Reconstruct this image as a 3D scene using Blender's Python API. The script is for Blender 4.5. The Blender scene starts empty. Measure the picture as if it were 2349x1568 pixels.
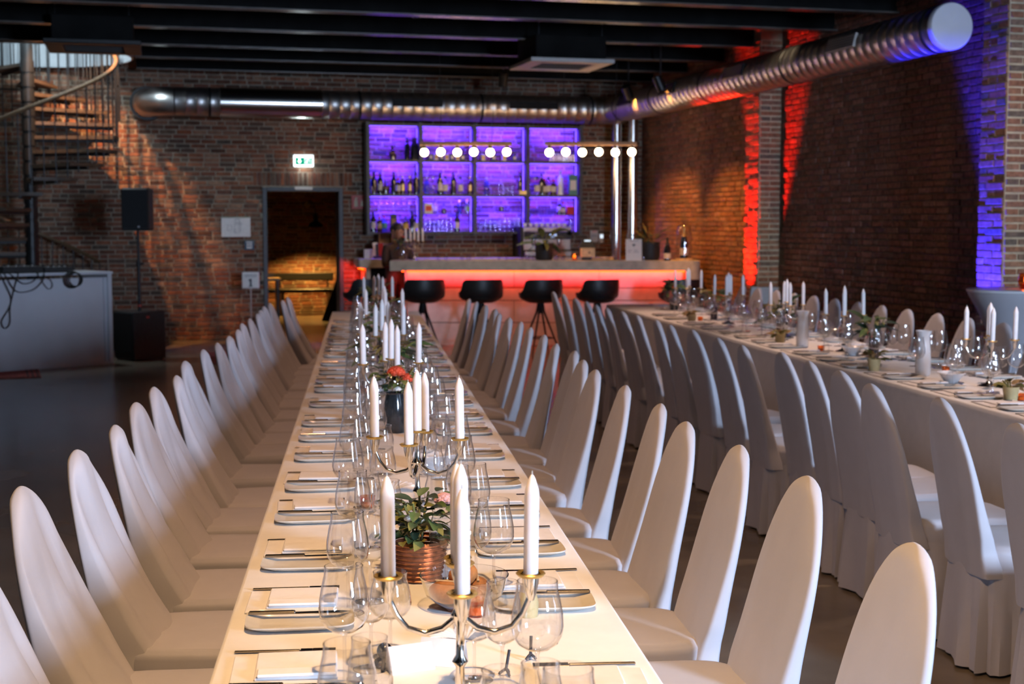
import bpy, bmesh, math, random
from mathutils import Vector, Matrix
random.seed(7)
SC = bpy.context.scene
COL = SC.collection
PI = math.pi
R = math.radians

# ------------------------------------------------------------------ camera
YAW = R(14.4); PITCH = math.atan(269 / 3200)
cam_d = bpy.data.cameras.new('camera'); cam = bpy.data.objects.new('camera', cam_d); COL.objects.link(cam)
cam_d.sensor_width = 36; cam_d.lens = 3200 / 2349 * 36
cam_d.clip_start = 0.05; cam_d.clip_end = 200
cam.location = (0, 0, 1.6)
cam.rotation_euler = (PI / 2 - PITCH, 0, -YAW)
cam_d.dof.use_dof = True; cam_d.dof.focus_distance = 3.4; cam_d.dof.aperture_fstop = 6.0
SC.camera = cam
SC.cycles.transparent_max_bounces = 32
SC.cycles.max_bounces = 5
SC.cycles.diffuse_bounces = 2
SC.cycles.use_adaptive_sampling = True
SC.cycles.adaptive_threshold = 0.14
SC.cycles.glossy_bounces = 3
SC.cycles.transmission_bounces = 4
SC.cycles.sample_clamp_indirect = 4.0
SC.cycles.caustics_reflective = False
SC.cycles.caustics_refractive = False
vs = SC.view_settings
vs.view_transform = 'Standard'; vs.look = 'None'; vs.gamma = 1; vs.use_curve_mapping = False
vs.exposure = 0.0
SC.display_settings.display_device = 'sRGB'

# ------------------------------------------------------------------ world (grey daylight outside the windows)
W = bpy.data.worlds.new('sky'); SC.world = W; W.use_nodes = True
bg = W.node_tree.nodes['Background']; bg.inputs[0].default_value = (0.55, 0.68, 0.9, 1); bg.inputs[1].default_value = 0.25

def light(name, kind, loc, energy, color, parent=None, target=None, **kw):
    d = bpy.data.lights.new(name, kind); d.energy = energy; d.color = color
    for k, v in kw.items(): setattr(d, k, v)
    o = bpy.data.objects.new(name, d); COL.objects.link(o); o.location = loc
    if target is not None:
        o.rotation_euler = (Vector(target) - Vector(loc)).to_track_quat('-Z', 'Y').to_euler()
    if parent: o.parent = parent
    return o

DAY = (0.54, 0.71, 1.0)
WARM = (1.0, 0.62, 0.34)
REAR_WINDOWS = [(4.4, 5.6)]        # x spans in the wall behind the camera
SIDE_WINDOWS = [(0.6, 1.8)]      # y spans in the right wall beside the camera
for i, (a, b) in enumerate(REAR_WINDOWS):
    light('window_daylight', 'AREA', ((a + b) / 2, -3.9, 2.15), 1320, DAY, target=((a + b) / 2 - 5.0, 5, 1.2), shape='RECTANGLE', size=b - a, size_y=1.8)
for i, (a, b) in enumerate(SIDE_WINDOWS):
    light('window_daylight', 'AREA', (7.02, (a + b) / 2, 1.75), 45, DAY, target=(2, (a + b) / 2 + 2.5, 1.0), shape='RECTANGLE', size=b - a, size_y=2.3)

# ------------------------------------------------------------------ materials
MATS = {}
def nodes_of(m): return m.node_tree.nodes, m.node_tree.links
def pm(name, col, rough=0.5, metal=0.0, var=0.12, scale=30.0, bump=0.0, bscale=None, emit=None, estr=0.0, spec=0.5, sheen=0.0, sss=0.0, coat=0.0):
    m = bpy.data.materials.new(name); m.use_nodes = True
    n, l = nodes_of(m); b = n['Principled BSDF']
    tc = n.new('ShaderNodeTexCoord'); nz = n.new('ShaderNodeTexNoise'); nz.inputs['Scale'].default_value = scale; nz.inputs['Detail'].default_value = 4
    l.new(tc.outputs['Object'], nz.inputs['Vector'])
    rp = n.new('ShaderNodeValToRGB')
    lo = [max(0, c * (1 - var)) for c in col]; hi = [min(1, c * (1 + var)) for c in col]
    rp.color_ramp.elements[0].position = 0.3; rp.color_ramp.elements[1].position = 0.7
    rp.color_ramp.elements[0].color = (*lo, 1); rp.color_ramp.elements[1].color = (*hi, 1)
    l.new(nz.outputs['Fac'], rp.inputs['Fac']); l.new(rp.outputs['Color'], b.inputs['Base Color'])
    b.inputs['Roughness'].default_value = rough; b.inputs['Metallic'].default_value = metal
    b.inputs['Specular IOR Level'].default_value = spec
    if sheen: b.inputs['Sheen Weight'].default_value = sheen
    if coat: b.inputs['Coat Weight'].default_value = coat
    if sss:
        b.inputs['Subsurface Weight'].default_value = sss; b.inputs['Subsurface Radius'].default_value = (0.02, 0.012, 0.008); b.inputs['Subsurface Scale'].default_value = 0.6
    if bump:
        nb = n.new('ShaderNodeTexNoise'); nb.inputs['Scale'].default_value = bscale or scale * 2; nb.inputs['Detail'].default_value = 5
        l.new(tc.outputs['Object'], nb.inputs['Vector'])
        bp = n.new('ShaderNodeBump'); bp.inputs['Strength'].default_value = bump; bp.inputs['Distance'].default_value = 0.01
        l.new(nb.outputs['Fac'], bp.inputs['Height']); l.new(bp.outputs['Normal'], b.inputs['Normal'])
    if emit:
        b.inputs['Emission Color'].default_value = (*emit, 1); b.inputs['Emission Strength'].default_value = estr
    MATS[name] = m
    return m

def brick_mat(name, cols, rough=0.85):
    m = bpy.data.materials.new(name); m.use_nodes = True
    n, l = nodes_of(m); b = n['Principled BSDF']
    oi = n.new('ShaderNodeObjectInfo'); gi = n.new('ShaderNodeNewGeometry')
    ad = n.new('ShaderNodeMath'); ad.operation = 'ADD'; fr = n.new('ShaderNodeMath'); fr.operation = 'FRACT'
    l.new(oi.outputs['Random'], ad.inputs[0]); l.new(gi.outputs['Random Per Island'], ad.inputs[1]); l.new(ad.outputs[0], fr.inputs[0])
    rp = n.new('ShaderNodeValToRGB'); rp.color_ramp.interpolation = 'LINEAR'
    el = rp.color_ramp.elements
    while len(el) < len(cols): el.new(0.5)
    for i, c in enumerate(cols): el[i].position = i / (len(cols) - 1); el[i].color = (*c, 1)
    l.new(fr.outputs[0], rp.inputs['Fac'])
    tc = n.new('ShaderNodeTexCoord'); nz = n.new('ShaderNodeTexNoise'); nz.inputs['Scale'].default_value = 22; nz.inputs['Detail'].default_value = 6
    l.new(gi.outputs['Position'], nz.inputs['Vector'])
    mx = n.new('ShaderNodeMix'); mx.data_type = 'RGBA'; mx.blend_type = 'MULTIPLY'; mx.inputs['Factor'].default_value = 0.75
    r2 = n.new('ShaderNodeValToRGB'); r2.color_ramp.elements[0].position = 0.3; r2.color_ramp.elements[0].color = (0.45, 0.45, 0.45, 1); r2.color_ramp.elements[1].position = 0.65; r2.color_ramp.elements[1].color = (1.15, 1.1, 1.05, 1)
    l.new(nz.outputs['Fac'], r2.inputs['Fac']); l.new(rp.outputs['Color'], mx.inputs['A']); l.new(r2.outputs['Color'], mx.inputs['B'])
    l.new(mx.outputs['Result'], b.inputs['Base Color']); b.inputs['Roughness'].default_value = rough; b.inputs['Specular IOR Level'].default_value = 0.25
    nb = n.new('ShaderNodeTexNoise'); nb.inputs['Scale'].default_value = 60; nb.inputs['Detail'].default_value = 4; l.new(gi.outputs['Position'], nb.inputs['Vector'])
    bp = n.new('ShaderNodeBump'); bp.inputs['Strength'].default_value = 0.6; bp.inputs['Distance'].default_value = 0.012
    l.new(nb.outputs['Fac'], bp.inputs['Height']); l.new(bp.outputs['Normal'], b.inputs['Normal'])
    MATS[name] = m

def glass_mat(name, tint=(1, 1, 1), rough=0.0, k=1.0):
    m = bpy.data.materials.new(name); m.use_nodes = True
    n, l = nodes_of(m); n.remove(n['Principled BSDF']); out = n['Material Output']
    t = n.new('ShaderNodeBsdfTransparent'); t.inputs[0].default_value = (*tint, 1)
    g = n.new('ShaderNodeBsdfGlossy'); g.inputs['Roughness'].default_value = rough
    # thin-walled glass: Schlick reflectance, the same from both sides of the wall
    f = n.new('ShaderNodeLayerWeight'); f.inputs['Blend'].default_value = 0.5
    pw = n.new('ShaderNodeMath'); pw.operation = 'POWER'; pw.inputs[1].default_value = 4.0; l.new(f.outputs['Facing'], pw.inputs[0])
    mu = n.new('ShaderNodeMath'); mu.operation = 'MULTIPLY_ADD'; mu.inputs[1].default_value = 0.75 * k; mu.inputs[2].default_value = 0.05 * k; l.new(pw.outputs[0], mu.inputs[0])
    mx = n.new('ShaderNodeMixShader'); l.new(mu.outputs[0], mx.inputs[0]); l.new(t.outputs[0], mx.inputs[1]); l.new(g.outputs[0], mx.inputs[2])
    l.new(mx.outputs[0], out.inputs[0]); MATS[name] = m

def emis(name, col, strength):
    m = bpy.data.materials.new(name); m.use_nodes = True
    n, l = nodes_of(m); n.remove(n['Principled BSDF']); e = n.new('ShaderNodeEmission'); e.inputs[0].default_value = (*col, 1); e.inputs[1].default_value = strength
    l.new(e.outputs[0], n['Material Output'].inputs[0]); MATS[name] = m

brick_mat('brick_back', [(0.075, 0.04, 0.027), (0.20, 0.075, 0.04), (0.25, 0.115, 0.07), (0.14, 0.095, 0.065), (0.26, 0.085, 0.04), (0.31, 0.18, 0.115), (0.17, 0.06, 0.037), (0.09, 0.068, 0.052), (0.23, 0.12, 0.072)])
brick_mat('brick_right', [(0.21, 0.10, 0.07), (0.33, 0.15, 0.105), (0.27, 0.12, 0.09), (0.38, 0.20, 0.15), (0.18, 0.105, 0.085), (0.32, 0.15, 0.10), (0.23, 0.11, 0.085)])
brick_mat('brick_pier', [(0.36, 0.17, 0.10), (0.42, 0.24, 0.15), (0.33, 0.14, 0.08), (0.40, 0.22, 0.13), (0.18, 0.15, 0.12), (0.38, 0.18, 0.11)])
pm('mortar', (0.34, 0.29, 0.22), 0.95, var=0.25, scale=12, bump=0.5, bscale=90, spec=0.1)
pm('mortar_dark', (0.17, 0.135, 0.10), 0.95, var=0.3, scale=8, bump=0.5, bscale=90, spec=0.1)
pm('mortar_pier', (0.60, 0.50, 0.34), 0.95, var=0.2, scale=10, bump=0.5, bscale=90, spec=0.1)
pm('concrete_floor', (0.17, 0.14, 0.105), 0.22, var=0.35, scale=1.3, bump=0.03, bscale=6, spec=0.45)
pm('black_paint', (0.008, 0.0078, 0.0075), 0.85, var=0.3, scale=4, spec=0.1)
pm('beam_lit_paint', (0.10, 0.088, 0.08), 0.22, var=0.3, scale=5)  # light caught by the beam undersides put into a lighter colour
pm('plaster', (0.30, 0.28, 0.25), 0.9, var=0.1, scale=3)
pm('white_plaster', (0.42, 0.45, 0.47), 0.85, var=0.05, scale=4)
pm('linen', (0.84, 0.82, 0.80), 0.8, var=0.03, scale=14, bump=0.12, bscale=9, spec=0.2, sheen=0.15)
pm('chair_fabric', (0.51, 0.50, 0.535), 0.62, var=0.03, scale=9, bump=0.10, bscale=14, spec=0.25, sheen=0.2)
pm('napkin', (0.82, 0.80, 0.80), 0.85, var=0.03, scale=30, bump=0.05)
pm('porcelain', (0.70, 0.67, 0.60), 0.18, var=0.06, scale=20)
pm('white_ceramic', (0.80, 0.80, 0.82), 0.25, var=0.04, scale=20)
pm('silver', (0.78, 0.76, 0.72), 0.12, 1.0, var=0.05, scale=40)
pm('steel_cutlery', (0.42, 0.38, 0.34), 0.16, 1.0, var=0.05, scale=40)
pm('candle_wax', (0.86, 0.80, 0.79), 0.5, var=0.03, scale=30, sss=0.2)
pm('wick', (0.5, 0.47, 0.42), 0.9)
pm('duct_steel', (0.50, 0.48, 0.46), 0.38, 1.0, var=0.10, scale=7, bump=0.05, bscale=40)
pm('duct_end', (0.62, 0.62, 0.66), 0.6, 0.0, var=0.04, scale=6)
pm('duct_seam', (0.33, 0.32, 0.31), 0.35, 1.0)
pm('pipe_steel', (0.74, 0.72, 0.68), 0.2, 1.0, var=0.06, scale=5)
pm('black_metal', (0.02, 0.02, 0.021), 0.4, 0.6)
pm('dark_frame', (0.05, 0.052, 0.055), 0.5, 0.3, var=0.2)
pm('shelf_steel', (0.055, 0.05, 0.047), 0.5, 0.3, var=0.3)
pm('bar_concrete', (0.48, 0.42, 0.33), 0.75, var=0.2, scale=9, bump=0.1)
pm('bar_panel', (0.80, 0.73, 0.70), 0.45, var=0.12, scale=7)
pm('black_leather', (0.012, 0.012, 0.013), 0.42, var=0.3, bump=0.05)
pm('black_plastic', (0.014, 0.014, 0.015), 0.6, var=0.3)
pm('speaker_grille', (0.010, 0.010, 0.011), 0.85, var=0.4, scale=400)
pm('desk_white', (0.60, 0.60, 0.64), 0.35, var=0.03, scale=4)
pm('rubber', (0.012, 0.012, 0.012), 0.7)
pm('stair_steel', (0.012, 0.0115, 0.011), 0.45, 0.3, var=0.2)
pm('stair_wood', (0.075, 0.045, 0.025), 0.55, var=0.3, scale=12)
pm('rail_wood', (0.13, 0.075, 0.035), 0.45, var=0.2, scale=20)
pm('warm_wood', (0.36, 0.20, 0.09), 0.55, var=0.25, scale=15)
pm('pale_wood', (0.55, 0.38, 0.20), 0.55, var=0.2, scale=18)
pm('bread_crust', (0.36, 0.13, 0.03), 0.7, var=0.35, scale=30, bump=0.3)
pm('leaf_green', (0.085, 0.14, 0.045), 0.5, var=0.4, scale=18)
pm('leaf_olive', (0.20, 0.19, 0.05), 0.55, var=0.4, scale=18)
pm('leaf_dark', (0.03, 0.055, 0.03), 0.5, var=0.4, scale=18)
pm('dried_brown', (0.30, 0.19, 0.08), 0.8, var=0.4, scale=25)
pm('flower_red', (0.62, 0.07, 0.025), 0.6, var=0.3, scale=40)
pm('flower_pink', (0.66, 0.36, 0.34), 0.7, var=0.2, scale=40)
pm('flower_white', (0.75, 0.72, 0.66), 0.7, var=0.1, scale=40)
pm('copper', (0.55, 0.24, 0.12), 0.35, 0.7, var=0.3, scale=60)
pm('dark_vase', (0.02, 0.025, 0.03), 0.12, var=0.3, coat=0.5)
pm('plum_glass', (0.03, 0.012, 0.02), 0.1, var=0.3, coat=0.5)
pm('cream_pot', (0.55, 0.46, 0.24), 0.6, var=0.1)
pm('paper', (0.78, 0.76, 0.74), 0.85, var=0.04)
pm('ink', (0.04, 0.04, 0.05), 0.8)
pm('ink_grey', (0.33, 0.32, 0.34), 0.8)
pm('blue_plate', (0.02, 0.05, 0.09), 0.5)
pm('sign_red', (0.42, 0.045, 0.03), 0.5, var=0.1)
pm('sign_cream', (0.62, 0.52, 0.36), 0.6)
pm('dark_bottle', (0.008, 0.010, 0.016), 0.08, var=0.3, coat=0.6)
pm('brown_bottle', (0.05, 0.02, 0.01), 0.1, var=0.3, coat=0.5)
pm('label_cream', (0.60, 0.55, 0.48), 0.7)
pm('label_teal', (0.10, 0.42, 0.45), 0.6)
pm('label_yellow', (0.62, 0.40, 0.06), 0.6)
pm('label_green', (0.20, 0.40, 0.06), 0.6)
pm('gold_foil', (0.65, 0.45, 0.15), 0.35, 0.8)
pm('carton_red', (0.50, 0.02, 0.02), 0.6)
pm('carton_teal', (0.10, 0.25, 0.2), 0.6)
pm('carton_white', (0.70, 0.66, 0.62), 0.6)
pm('carton_dark', (0.05, 0.045, 0.035), 0.6)
pm('skin', (0.50, 0.25, 0.15), 0.5, var=0.08, sss=0.1)
pm('dark_hair', (0.02, 0.012, 0.009), 0.5, var=0.3, scale=80)
pm('dark_shirt', (0.05, 0.022, 0.015), 0.8, var=0.2)
pm('rug', (0.26, 0.035, 0.025), 0.95, var=0.55, scale=16, bump=0.2, bscale=200)
pm('rug_stripe', (0.08, 0.02, 0.018), 0.95, var=0.4, scale=30)
pm('ac_white', (0.50, 0.47, 0.44), 0.5, var=0.05)
pm('ac_dark', (0.03, 0.03, 0.03), 0.6)
pm('machine_steel', (0.52, 0.45, 0.38), 0.3, 0.9, var=0.1)
glass_mat('clear_glass', k=3.0)
glass_mat('shelf_glass', (0.93, 0.92, 0.98), k=1.2)
glass_mat('window_glass', (0.96, 0.98, 1.0), k=1.0)
glass_mat('blue_glass', (0.45, 0.62, 0.95), k=1.3)
glass_mat('amber_glass', (0.9, 0.35, 0.1), k=1.0)
emis('bulb', (1.0, 0.66, 0.36), 26)
emis('led_violet', (0.16, 0.07, 1.0), 4)
emis('led_orange', (1.0, 0.06, 0.002), 10)
emis('exit_white', (0.85, 0.95, 1.0), 3.2)
emis('exit_green', (0.0, 0.42, 0.22), 1.0)
emis('screen_blue', (0.45, 0.62, 1.0), 1.6)
emis('screen_pale', (0.75, 0.88, 1.0), 1.2)
emis('flame_orange', (1.0, 0.33, 0.05), 5)
emis('par_red', (1.0, 0.03, 0.015), 12)
emis('par_blue', (0.10, 0.08, 1.0), 12)
emis('lamp_warm', (1.0, 0.6, 0.22), 10)

# ------------------------------------------------------------------ mesh helpers
class MB:
    def __init__(s): s.v = []; s.f = []; s.m = []; s.mats = []; s.cur = 0
    def mat(s, name):
        if name not in s.mats: s.mats.append(name)
        s.cur = s.mats.index(name); return s
    def add(s, vs, fs):
        o = len(s.v); s.v += [tuple(v) for v in vs]; s.f += [tuple(o + i for i in f) for f in fs]; s.m += [s.cur] * len(fs)
        return s
    def box(s, x0, x1, y0, y1, z0, z1, M=None):
        v = [(x, y, z) for z in (z0, z1) for y in (y0, y1) for x in (x0, x1)]
        if M is not None: v = [M @ Vector(p) for p in v]
        return s.add(v, [(0, 2, 3, 1), (4, 5, 7, 6), (0, 1, 5, 4), (2, 6, 7, 3), (0, 4, 6, 2), (1, 3, 7, 5)])
    def bbox(s, x0, x1, y0, y1, z0, z1, b=0.004, M=None):
        # box with chamfered edges
        bm = bmesh.new(); bmesh.ops.create_cube(bm, size=1)
        for v in bm.verts: v.co = ((x0 + x1) / 2 + v.co.x * (x1 - x0), (y0 + y1) / 2 + v.co.y * (y1 - y0), (z0 + z1) / 2 + v.co.z * (z1 - z0))
        bmesh.ops.bevel(bm, geom=bm.edges[:], offset=b, segments=1, affect='EDGES')
        bm.verts.index_update()
        vs = [(M @ v.co) if M is not None else v.co.copy() for v in bm.verts]; fs = [[v.index for v in f.verts] for f in bm.faces]; bm.free()
        return s.add(vs, fs)
    def lathe(s, prof, n=20, M=None, cap0=True, cap1=True):
        v = []; f = []
        for r, z in prof:
            for k in range(n): a = 2 * PI * k / n; v.append((r * math.cos(a), r * math.sin(a), z))
        for i in range(len(prof) - 1):
            for k in range(n): k2 = (k + 1) % n; f.append((i * n + k, i * n + k2, (i + 1) * n + k2, (i + 1) * n + k))
        if cap0 and prof[0][0] > 1e-5: f.append(tuple(range(n - 1, -1, -1)))
        if cap1 and prof[-1][0] > 1e-5: f.append(tuple((len(prof) - 1) * n + k for k in range(n)))
        if M is not None: v = [M @ Vector(p) for p in v]
        return s.add(v, f)
    def tube(s, pts, rad, n=8, M=None, cap=True):
        pts = [Vector(p) for p in pts]; N = len(pts); rr = rad if isinstance(rad, (list, tuple)) else [rad] * N
        v = []; f = []; up = None
        for i, p in enumerate(pts):
            t = (pts[min(i + 1, N - 1)] - pts[max(i - 1, 0)]).normalized()
            if up is None:
                up = Vector((0, 0, 1)) if abs(t.z) < 0.9 else Vector((1, 0, 0))
            a = t.cross(up).normalized(); b = a.cross(t).normalized(); up = b
            for k in range(n): an = 2 * PI * k / n; v.append(p + (a * math.cos(an) + b * math.sin(an)) * rr[i])
        for i in range(N - 1):
            for k in range(n): k2 = (k + 1) % n; f.append((i * n + k, i * n + k2, (i + 1) * n + k2, (i + 1) * n + k))
        if cap: f.append(tuple(range(n - 1, -1, -1))); f.append(tuple((N - 1) * n + k for k in range(n)))
        if M is not None: v = [M @ p for p in v]
        return s.add(v, f)
    def sphere(s, c, r, n=14, m=8, sc=(1, 1, 1)):
        prof = []
        v = []; f = []
        for i in range(m + 1):
            th = PI * i / m
            for k in range(n): a = 2 * PI * k / n; v.append((c[0] + r * sc[0] * math.sin(th) * math.cos(a), c[1] + r * sc[1] * math.sin(th) * math.sin(a), c[2] - r * sc[2] * math.cos(th)))
        for i in range(m):
            for k in range(n): k2 = (k + 1) % n; f.append((i * n + k, i * n + k2, (i + 1) * n + k2, (i + 1) * n + k))
        return s.add(v, f)
    def grid(s, fn, nu, nv, closed_u=False):
        v = [fn(i / (nu if closed_u else nu - 1), j / (nv - 1)) for j in range(nv) for i in range(nu)]
        f = []
        for j in range(nv - 1):
            for i in range(nu if closed_u else nu - 1):
                i2 = (i + 1) % nu; f.append((j * nu + i, j * nu + i2, (j + 1) * nu + i2, (j + 1) * nu + i))
        return s.add(v, f)
    def mesh(s, name, mat=None, smooth=False, merge=False):
        me = bpy.data.meshes.new(name); me.from_pydata([tuple(v) for v in s.v], [], s.f)
        names = s.mats if s.mats else [mat]
        for k in names: me.materials.append(MATS[k])
        if s.mats: me.polygons.foreach_set('material_index', s.m)
        if merge:
            bm = bmesh.new(); bm.from_mesh(me); bmesh.ops.remove_doubles(bm, verts=bm.verts, dist=1e-5); bm.to_mesh(me); bm.free()
        if smooth:
            me.polygons.foreach_set('use_smooth', [True] * len(me.polygons))
            try: me.set_sharp_from_angle(angle=R(42))
            except Exception: pass
        me.update(); return me

def tag(o, label=None, cat=None, group=None, kind=None):
    if label: o['label'] = label
    if cat: o['category'] = cat
    if group: o['group'] = group
    if kind: o['kind'] = kind
    return o
def obj(name, me, parent=None, loc=(0, 0, 0), rot=(0, 0, 0), scale=None):
    o = bpy.data.objects.new(name, me); COL.objects.link(o); o.location = loc; o.rotation_euler = rot
    if scale: o.scale = scale
    if parent: o.parent = parent
    return o
def thing(name, label, cat, loc=(0, 0, 0), rz=0.0, group=None):
    o = bpy.data.objects.new(name, None); COL.objects.link(o); o.location = loc; o.rotation_euler = (0, 0, rz); o.empty_display_size = 0.1
    return tag(o, label, cat, group)
def single(name, me, label, cat, loc=(0, 0, 0), rz=0.0, group=None, rot=None):
    o = obj(name, me, None, loc, rot if rot else (0, 0, rz)); return tag(o, label, cat, group)
def spawn(parts, parent):
    # parts: (name, mesh, loc, rot, scale, subparts)
    for p in parts:
        nm, me = p[0], p[1]; loc = p[2] if len(p) > 2 else (0, 0, 0); rot = p[3] if len(p) > 3 else (0, 0, 0); sc = p[4] if len(p) > 4 else None
        o = obj(nm, me, parent, loc, rot, sc)
        if len(p) > 5:
            for q in p[5]: obj(q[0], q[1], o, q[2] if len(q) > 2 else (0, 0, 0), q[3] if len(q) > 3 else (0, 0, 0))
def T(x, y, z, rz=0): return Matrix.Translation((x, y, z)) @ Matrix.Rotation(rz, 4, 'Z')
ORD = ['first', 'second', 'third', 'fourth', 'fifth', 'sixth', 'seventh', 'eighth', 'ninth', 'tenth', 'eleventh', 'twelfth', 'thirteenth', 'fourteenth', 'fifteenth', 'sixteenth', 'seventeenth', 'eighteenth', 'nineteenth', 'twentieth', 'twenty-first', 'twenty-second']

# ------------------------------------------------------------------ room shell
XR, YB, XL, YR = 7.1, 19.85, -7.0, -4.0
ZC = 4.0
def structure(o): o['kind'] = 'structure'; return o
mb = MB(); mb.box(XL - 0.2, XR + 0.3, YR - 0.2, YB + 0.35, -0.1, 0.0); mb.box(1.0, 5.2, YB + 0.35, 26.3, -0.1, 0.0)
structure(obj('floor', mb.mesh('floor', 'concrete_floor')))

STAIR = (-1.467, 18.444)
HOLE = 1.25
mb = MB()
# ceiling slab around the round stair opening
n = 48; cx, cy = STAIR; hs = 1.38
def sq(a):
    c, s_ = math.cos(a), math.sin(a); k = hs / max(abs(c), abs(s_)); return (cx + c * k, cy + s_ * k)
ringv = []
for k in range(n):
    a = 2 * PI * (k + 0.5) / n - PI / 4
    ringv += [(cx + HOLE * math.cos(a), cy + HOLE * math.sin(a), ZC), (*sq(a), ZC)]
mb.add(ringv, [(2 * k, 2 * ((k + 1) % n), 2 * ((k + 1) % n) + 1, 2 * k + 1) for k in range(n)])
x0, x1, y0, y1 = XL - 0.2, XR + 0.3, YR - 0.2, YB + 0.35
for a, b, c, d in ((x0, cx - hs, y0, y1), (cx + hs, x1, y0, y1), (cx - hs, cx + hs, y0, cy - hs), (cx - hs, cx + hs, cy + hs, y1)):
    mb.add([(a, c, ZC), (b, c, ZC), (b, d, ZC), (a, d, ZC)], [(3, 2, 1, 0)])
ceiling = structure(obj('ceiling', mb.mesh('ceiling', 'black_paint')))
def ibeam(xa, xb):
    m = MB(); w, h = 0.075, 0.30
    m.mat('beam_lit_paint').box(xa, xb, -w, w, 0, 0.014); m.mat('black_paint').box(xa, xb, -0.006, 0.006, 0.014, h); m.box(xa, xb, -w, w, h, h + 0.05); return m  # lower flange coloured as if lit, web kept black as if shaded
full = ibeam(XL, XR - 0.01).mesh('beam'); left = ibeam(XL, cx - 1.3).mesh('beam'); right = ibeam(cx + 1.3, XR - 0.01).mesh('beam')
for yb in (-2.6, -1.2, 0.2, 1.6, 3.0, 4.4, 5.8, 7.2, 8.5, 9.85, 11.2, 12.5, 13.78, 15.28, 16.76): obj('beam', full, ceiling, (0, yb, 3.65))
for yb in (18.03, 19.34):
    obj('beam', left, ceiling, (0, yb, 3.65)); obj('beam', right, ceiling, (0, yb, 3.65))
# white drum lining the stair opening and the floor above it
mb = MB()
def drum(u, v):
    a = 2 * PI * u; return (cx + HOLE * math.cos(a), cy + HOLE * math.sin(a), 3.68 + v * 1.7)
mb.grid(drum, 48, 4, True)
mb.add([(cx + HOLE * math.cos(2 * PI * k / 48), cy + HOLE * math.sin(2 * PI * k / 48), 5.38) for k in range(48)], [tuple(range(48))])
mb.lathe([(HOLE, 3.68), (HOLE + 0.03, 3.68), (HOLE + 0.03, 4.0)], 48, T(cx, cy, 0), False, False)
structure(obj('trim_1', mb.mesh('trim', 'white_plaster', True)))
light('upper_floor_lamp', 'POINT', (cx + 0.35, cy - 0.85, 4.45), 170, (0.74, 0.90, 1.0), shadow_soft_size=0.12)

def wall(name, P, U, length, h, t, N, holes, mat):
    # rectangular wall with rectangular openings; P start on the inner face, U along it, N pointing out of the room
    m = MB(); us = sorted({0, length, *[q for hh in holes for q in hh[:2]]}); zs = sorted({0, h, *[q for hh in holes for q in hh[2:]]})
    U = Vector(U); N = Vector(N); P = Vector(P)
    for i in range(len(us) - 1):
        for j in range(len(zs) - 1):
            uc = (us[i] + us[i + 1]) / 2; zc = (zs[j] + zs[j + 1]) / 2
            if any(a < uc < b and c < zc < d for a, b, c, d in holes): continue
            v = []
            for dn in (0, t):
                for z in (zs[j], zs[j + 1]):
                    for u in (us[i], us[i + 1]): v.append(P + U * u + N * dn + Vector((0, 0, z)))
            m.add(v, [(0, 1, 3, 2), (4, 6, 7, 5), (0, 4, 5, 1), (2, 3, 7, 6), (0, 2, 6, 4), (1, 5, 7, 3)])
    return structure(obj(name, m.mesh(name, mat)))
D0, D1, DZ = 1.50, 2.615, 2.12       # doorway
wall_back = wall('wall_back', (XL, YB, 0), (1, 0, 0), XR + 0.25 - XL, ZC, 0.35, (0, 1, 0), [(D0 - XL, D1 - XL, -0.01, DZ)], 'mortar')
side_holes = [(a - YR, b - YR, 0.6, 2.9) for a, b in SIDE_WINDOWS]
wall_right = wall('wall_right', (XR, YR, 0), (0, 1, 0), YB - YR, ZC, 0.25, (1, 0, 0), side_holes, 'mortar_dark')
wall('wall_rear', (XL, YR, 0), (1, 0, 0), XR - XL, ZC, 0.25, (0, -1, 0), [(a - XL, b - XL, 1.1, 3.2) for a, b in REAR_WINDOWS], 'plaster')
wall('wall_left', (XL, YR, 0), (0, 1, 0), YB - YR, ZC, 0.25, (-1, 0, 0), [], 'plaster')
# room behind the doorway
wall_far = wall('wall_far', (1.0, 25.8, 0), (1, 0, 0), 4.2, 2.7, 0.2, (0, 1, 0), [], 'mortar')
wall('wall_passage_left', (1.2, YB + 0.35, 0), (0, 1, 0), 5.6, 2.7, 0.2, (-1, 0, 0), [], 'plaster')
wall('wall_passage_right', (4.9, YB + 0.35, 0), (0, 1, 0), 5.6, 2.7, 0.2, (1, 0, 0), [], 'plaster')
mb = MB(); mb.box(1.0, 5.1, YB + 0.35, 26.0, 2.7, 2.8); structure(obj('ceiling_passage', mb.mesh('ceiling_passage', 'black_paint')))
# windows behind / beside the camera
k = 1
for a, b in REAR_WINDOWS:
    m = MB()
    for q in (a, (a + b) / 2 - 0.03, b - 0.06): m.box(q, q + 0.06, YR - 0.14, YR - 0.08, 1.1, 3.2)
    for z in (1.1, 2.1, 3.14): m.box(a, b, YR - 0.14, YR - 0.08, z, z + 0.06)
    w = structure(obj('window_%d' % k, m.mesh('window', 'dark_frame')))
    obj('pane', MB().box(a + 0.06, b - 0.06, YR - 0.115, YR - 0.105, 1.16, 3.14).mesh('pane', 'window_glass'), w); k += 1
for a, b in SIDE_WINDOWS:
    m = MB()
    for q in (a, (a + b) / 2 - 0.03, b - 0.06): m.box(XR + 0.08, XR + 0.14, q, q + 0.06, 0.6, 2.9)
    for z in (0.6, 1.7, 2.84): m.box(XR + 0.08, XR + 0.14, a, b, z, z + 0.06)
    w = structure(obj('window_%d' % k, m.mesh('window', 'dark_frame')))
    obj('pane', MB().box(XR + 0.105, XR + 0.115, a + 0.06, b - 0.06, 0.66, 2.84).mesh('pane', 'window_glass'), w); k += 1

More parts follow.
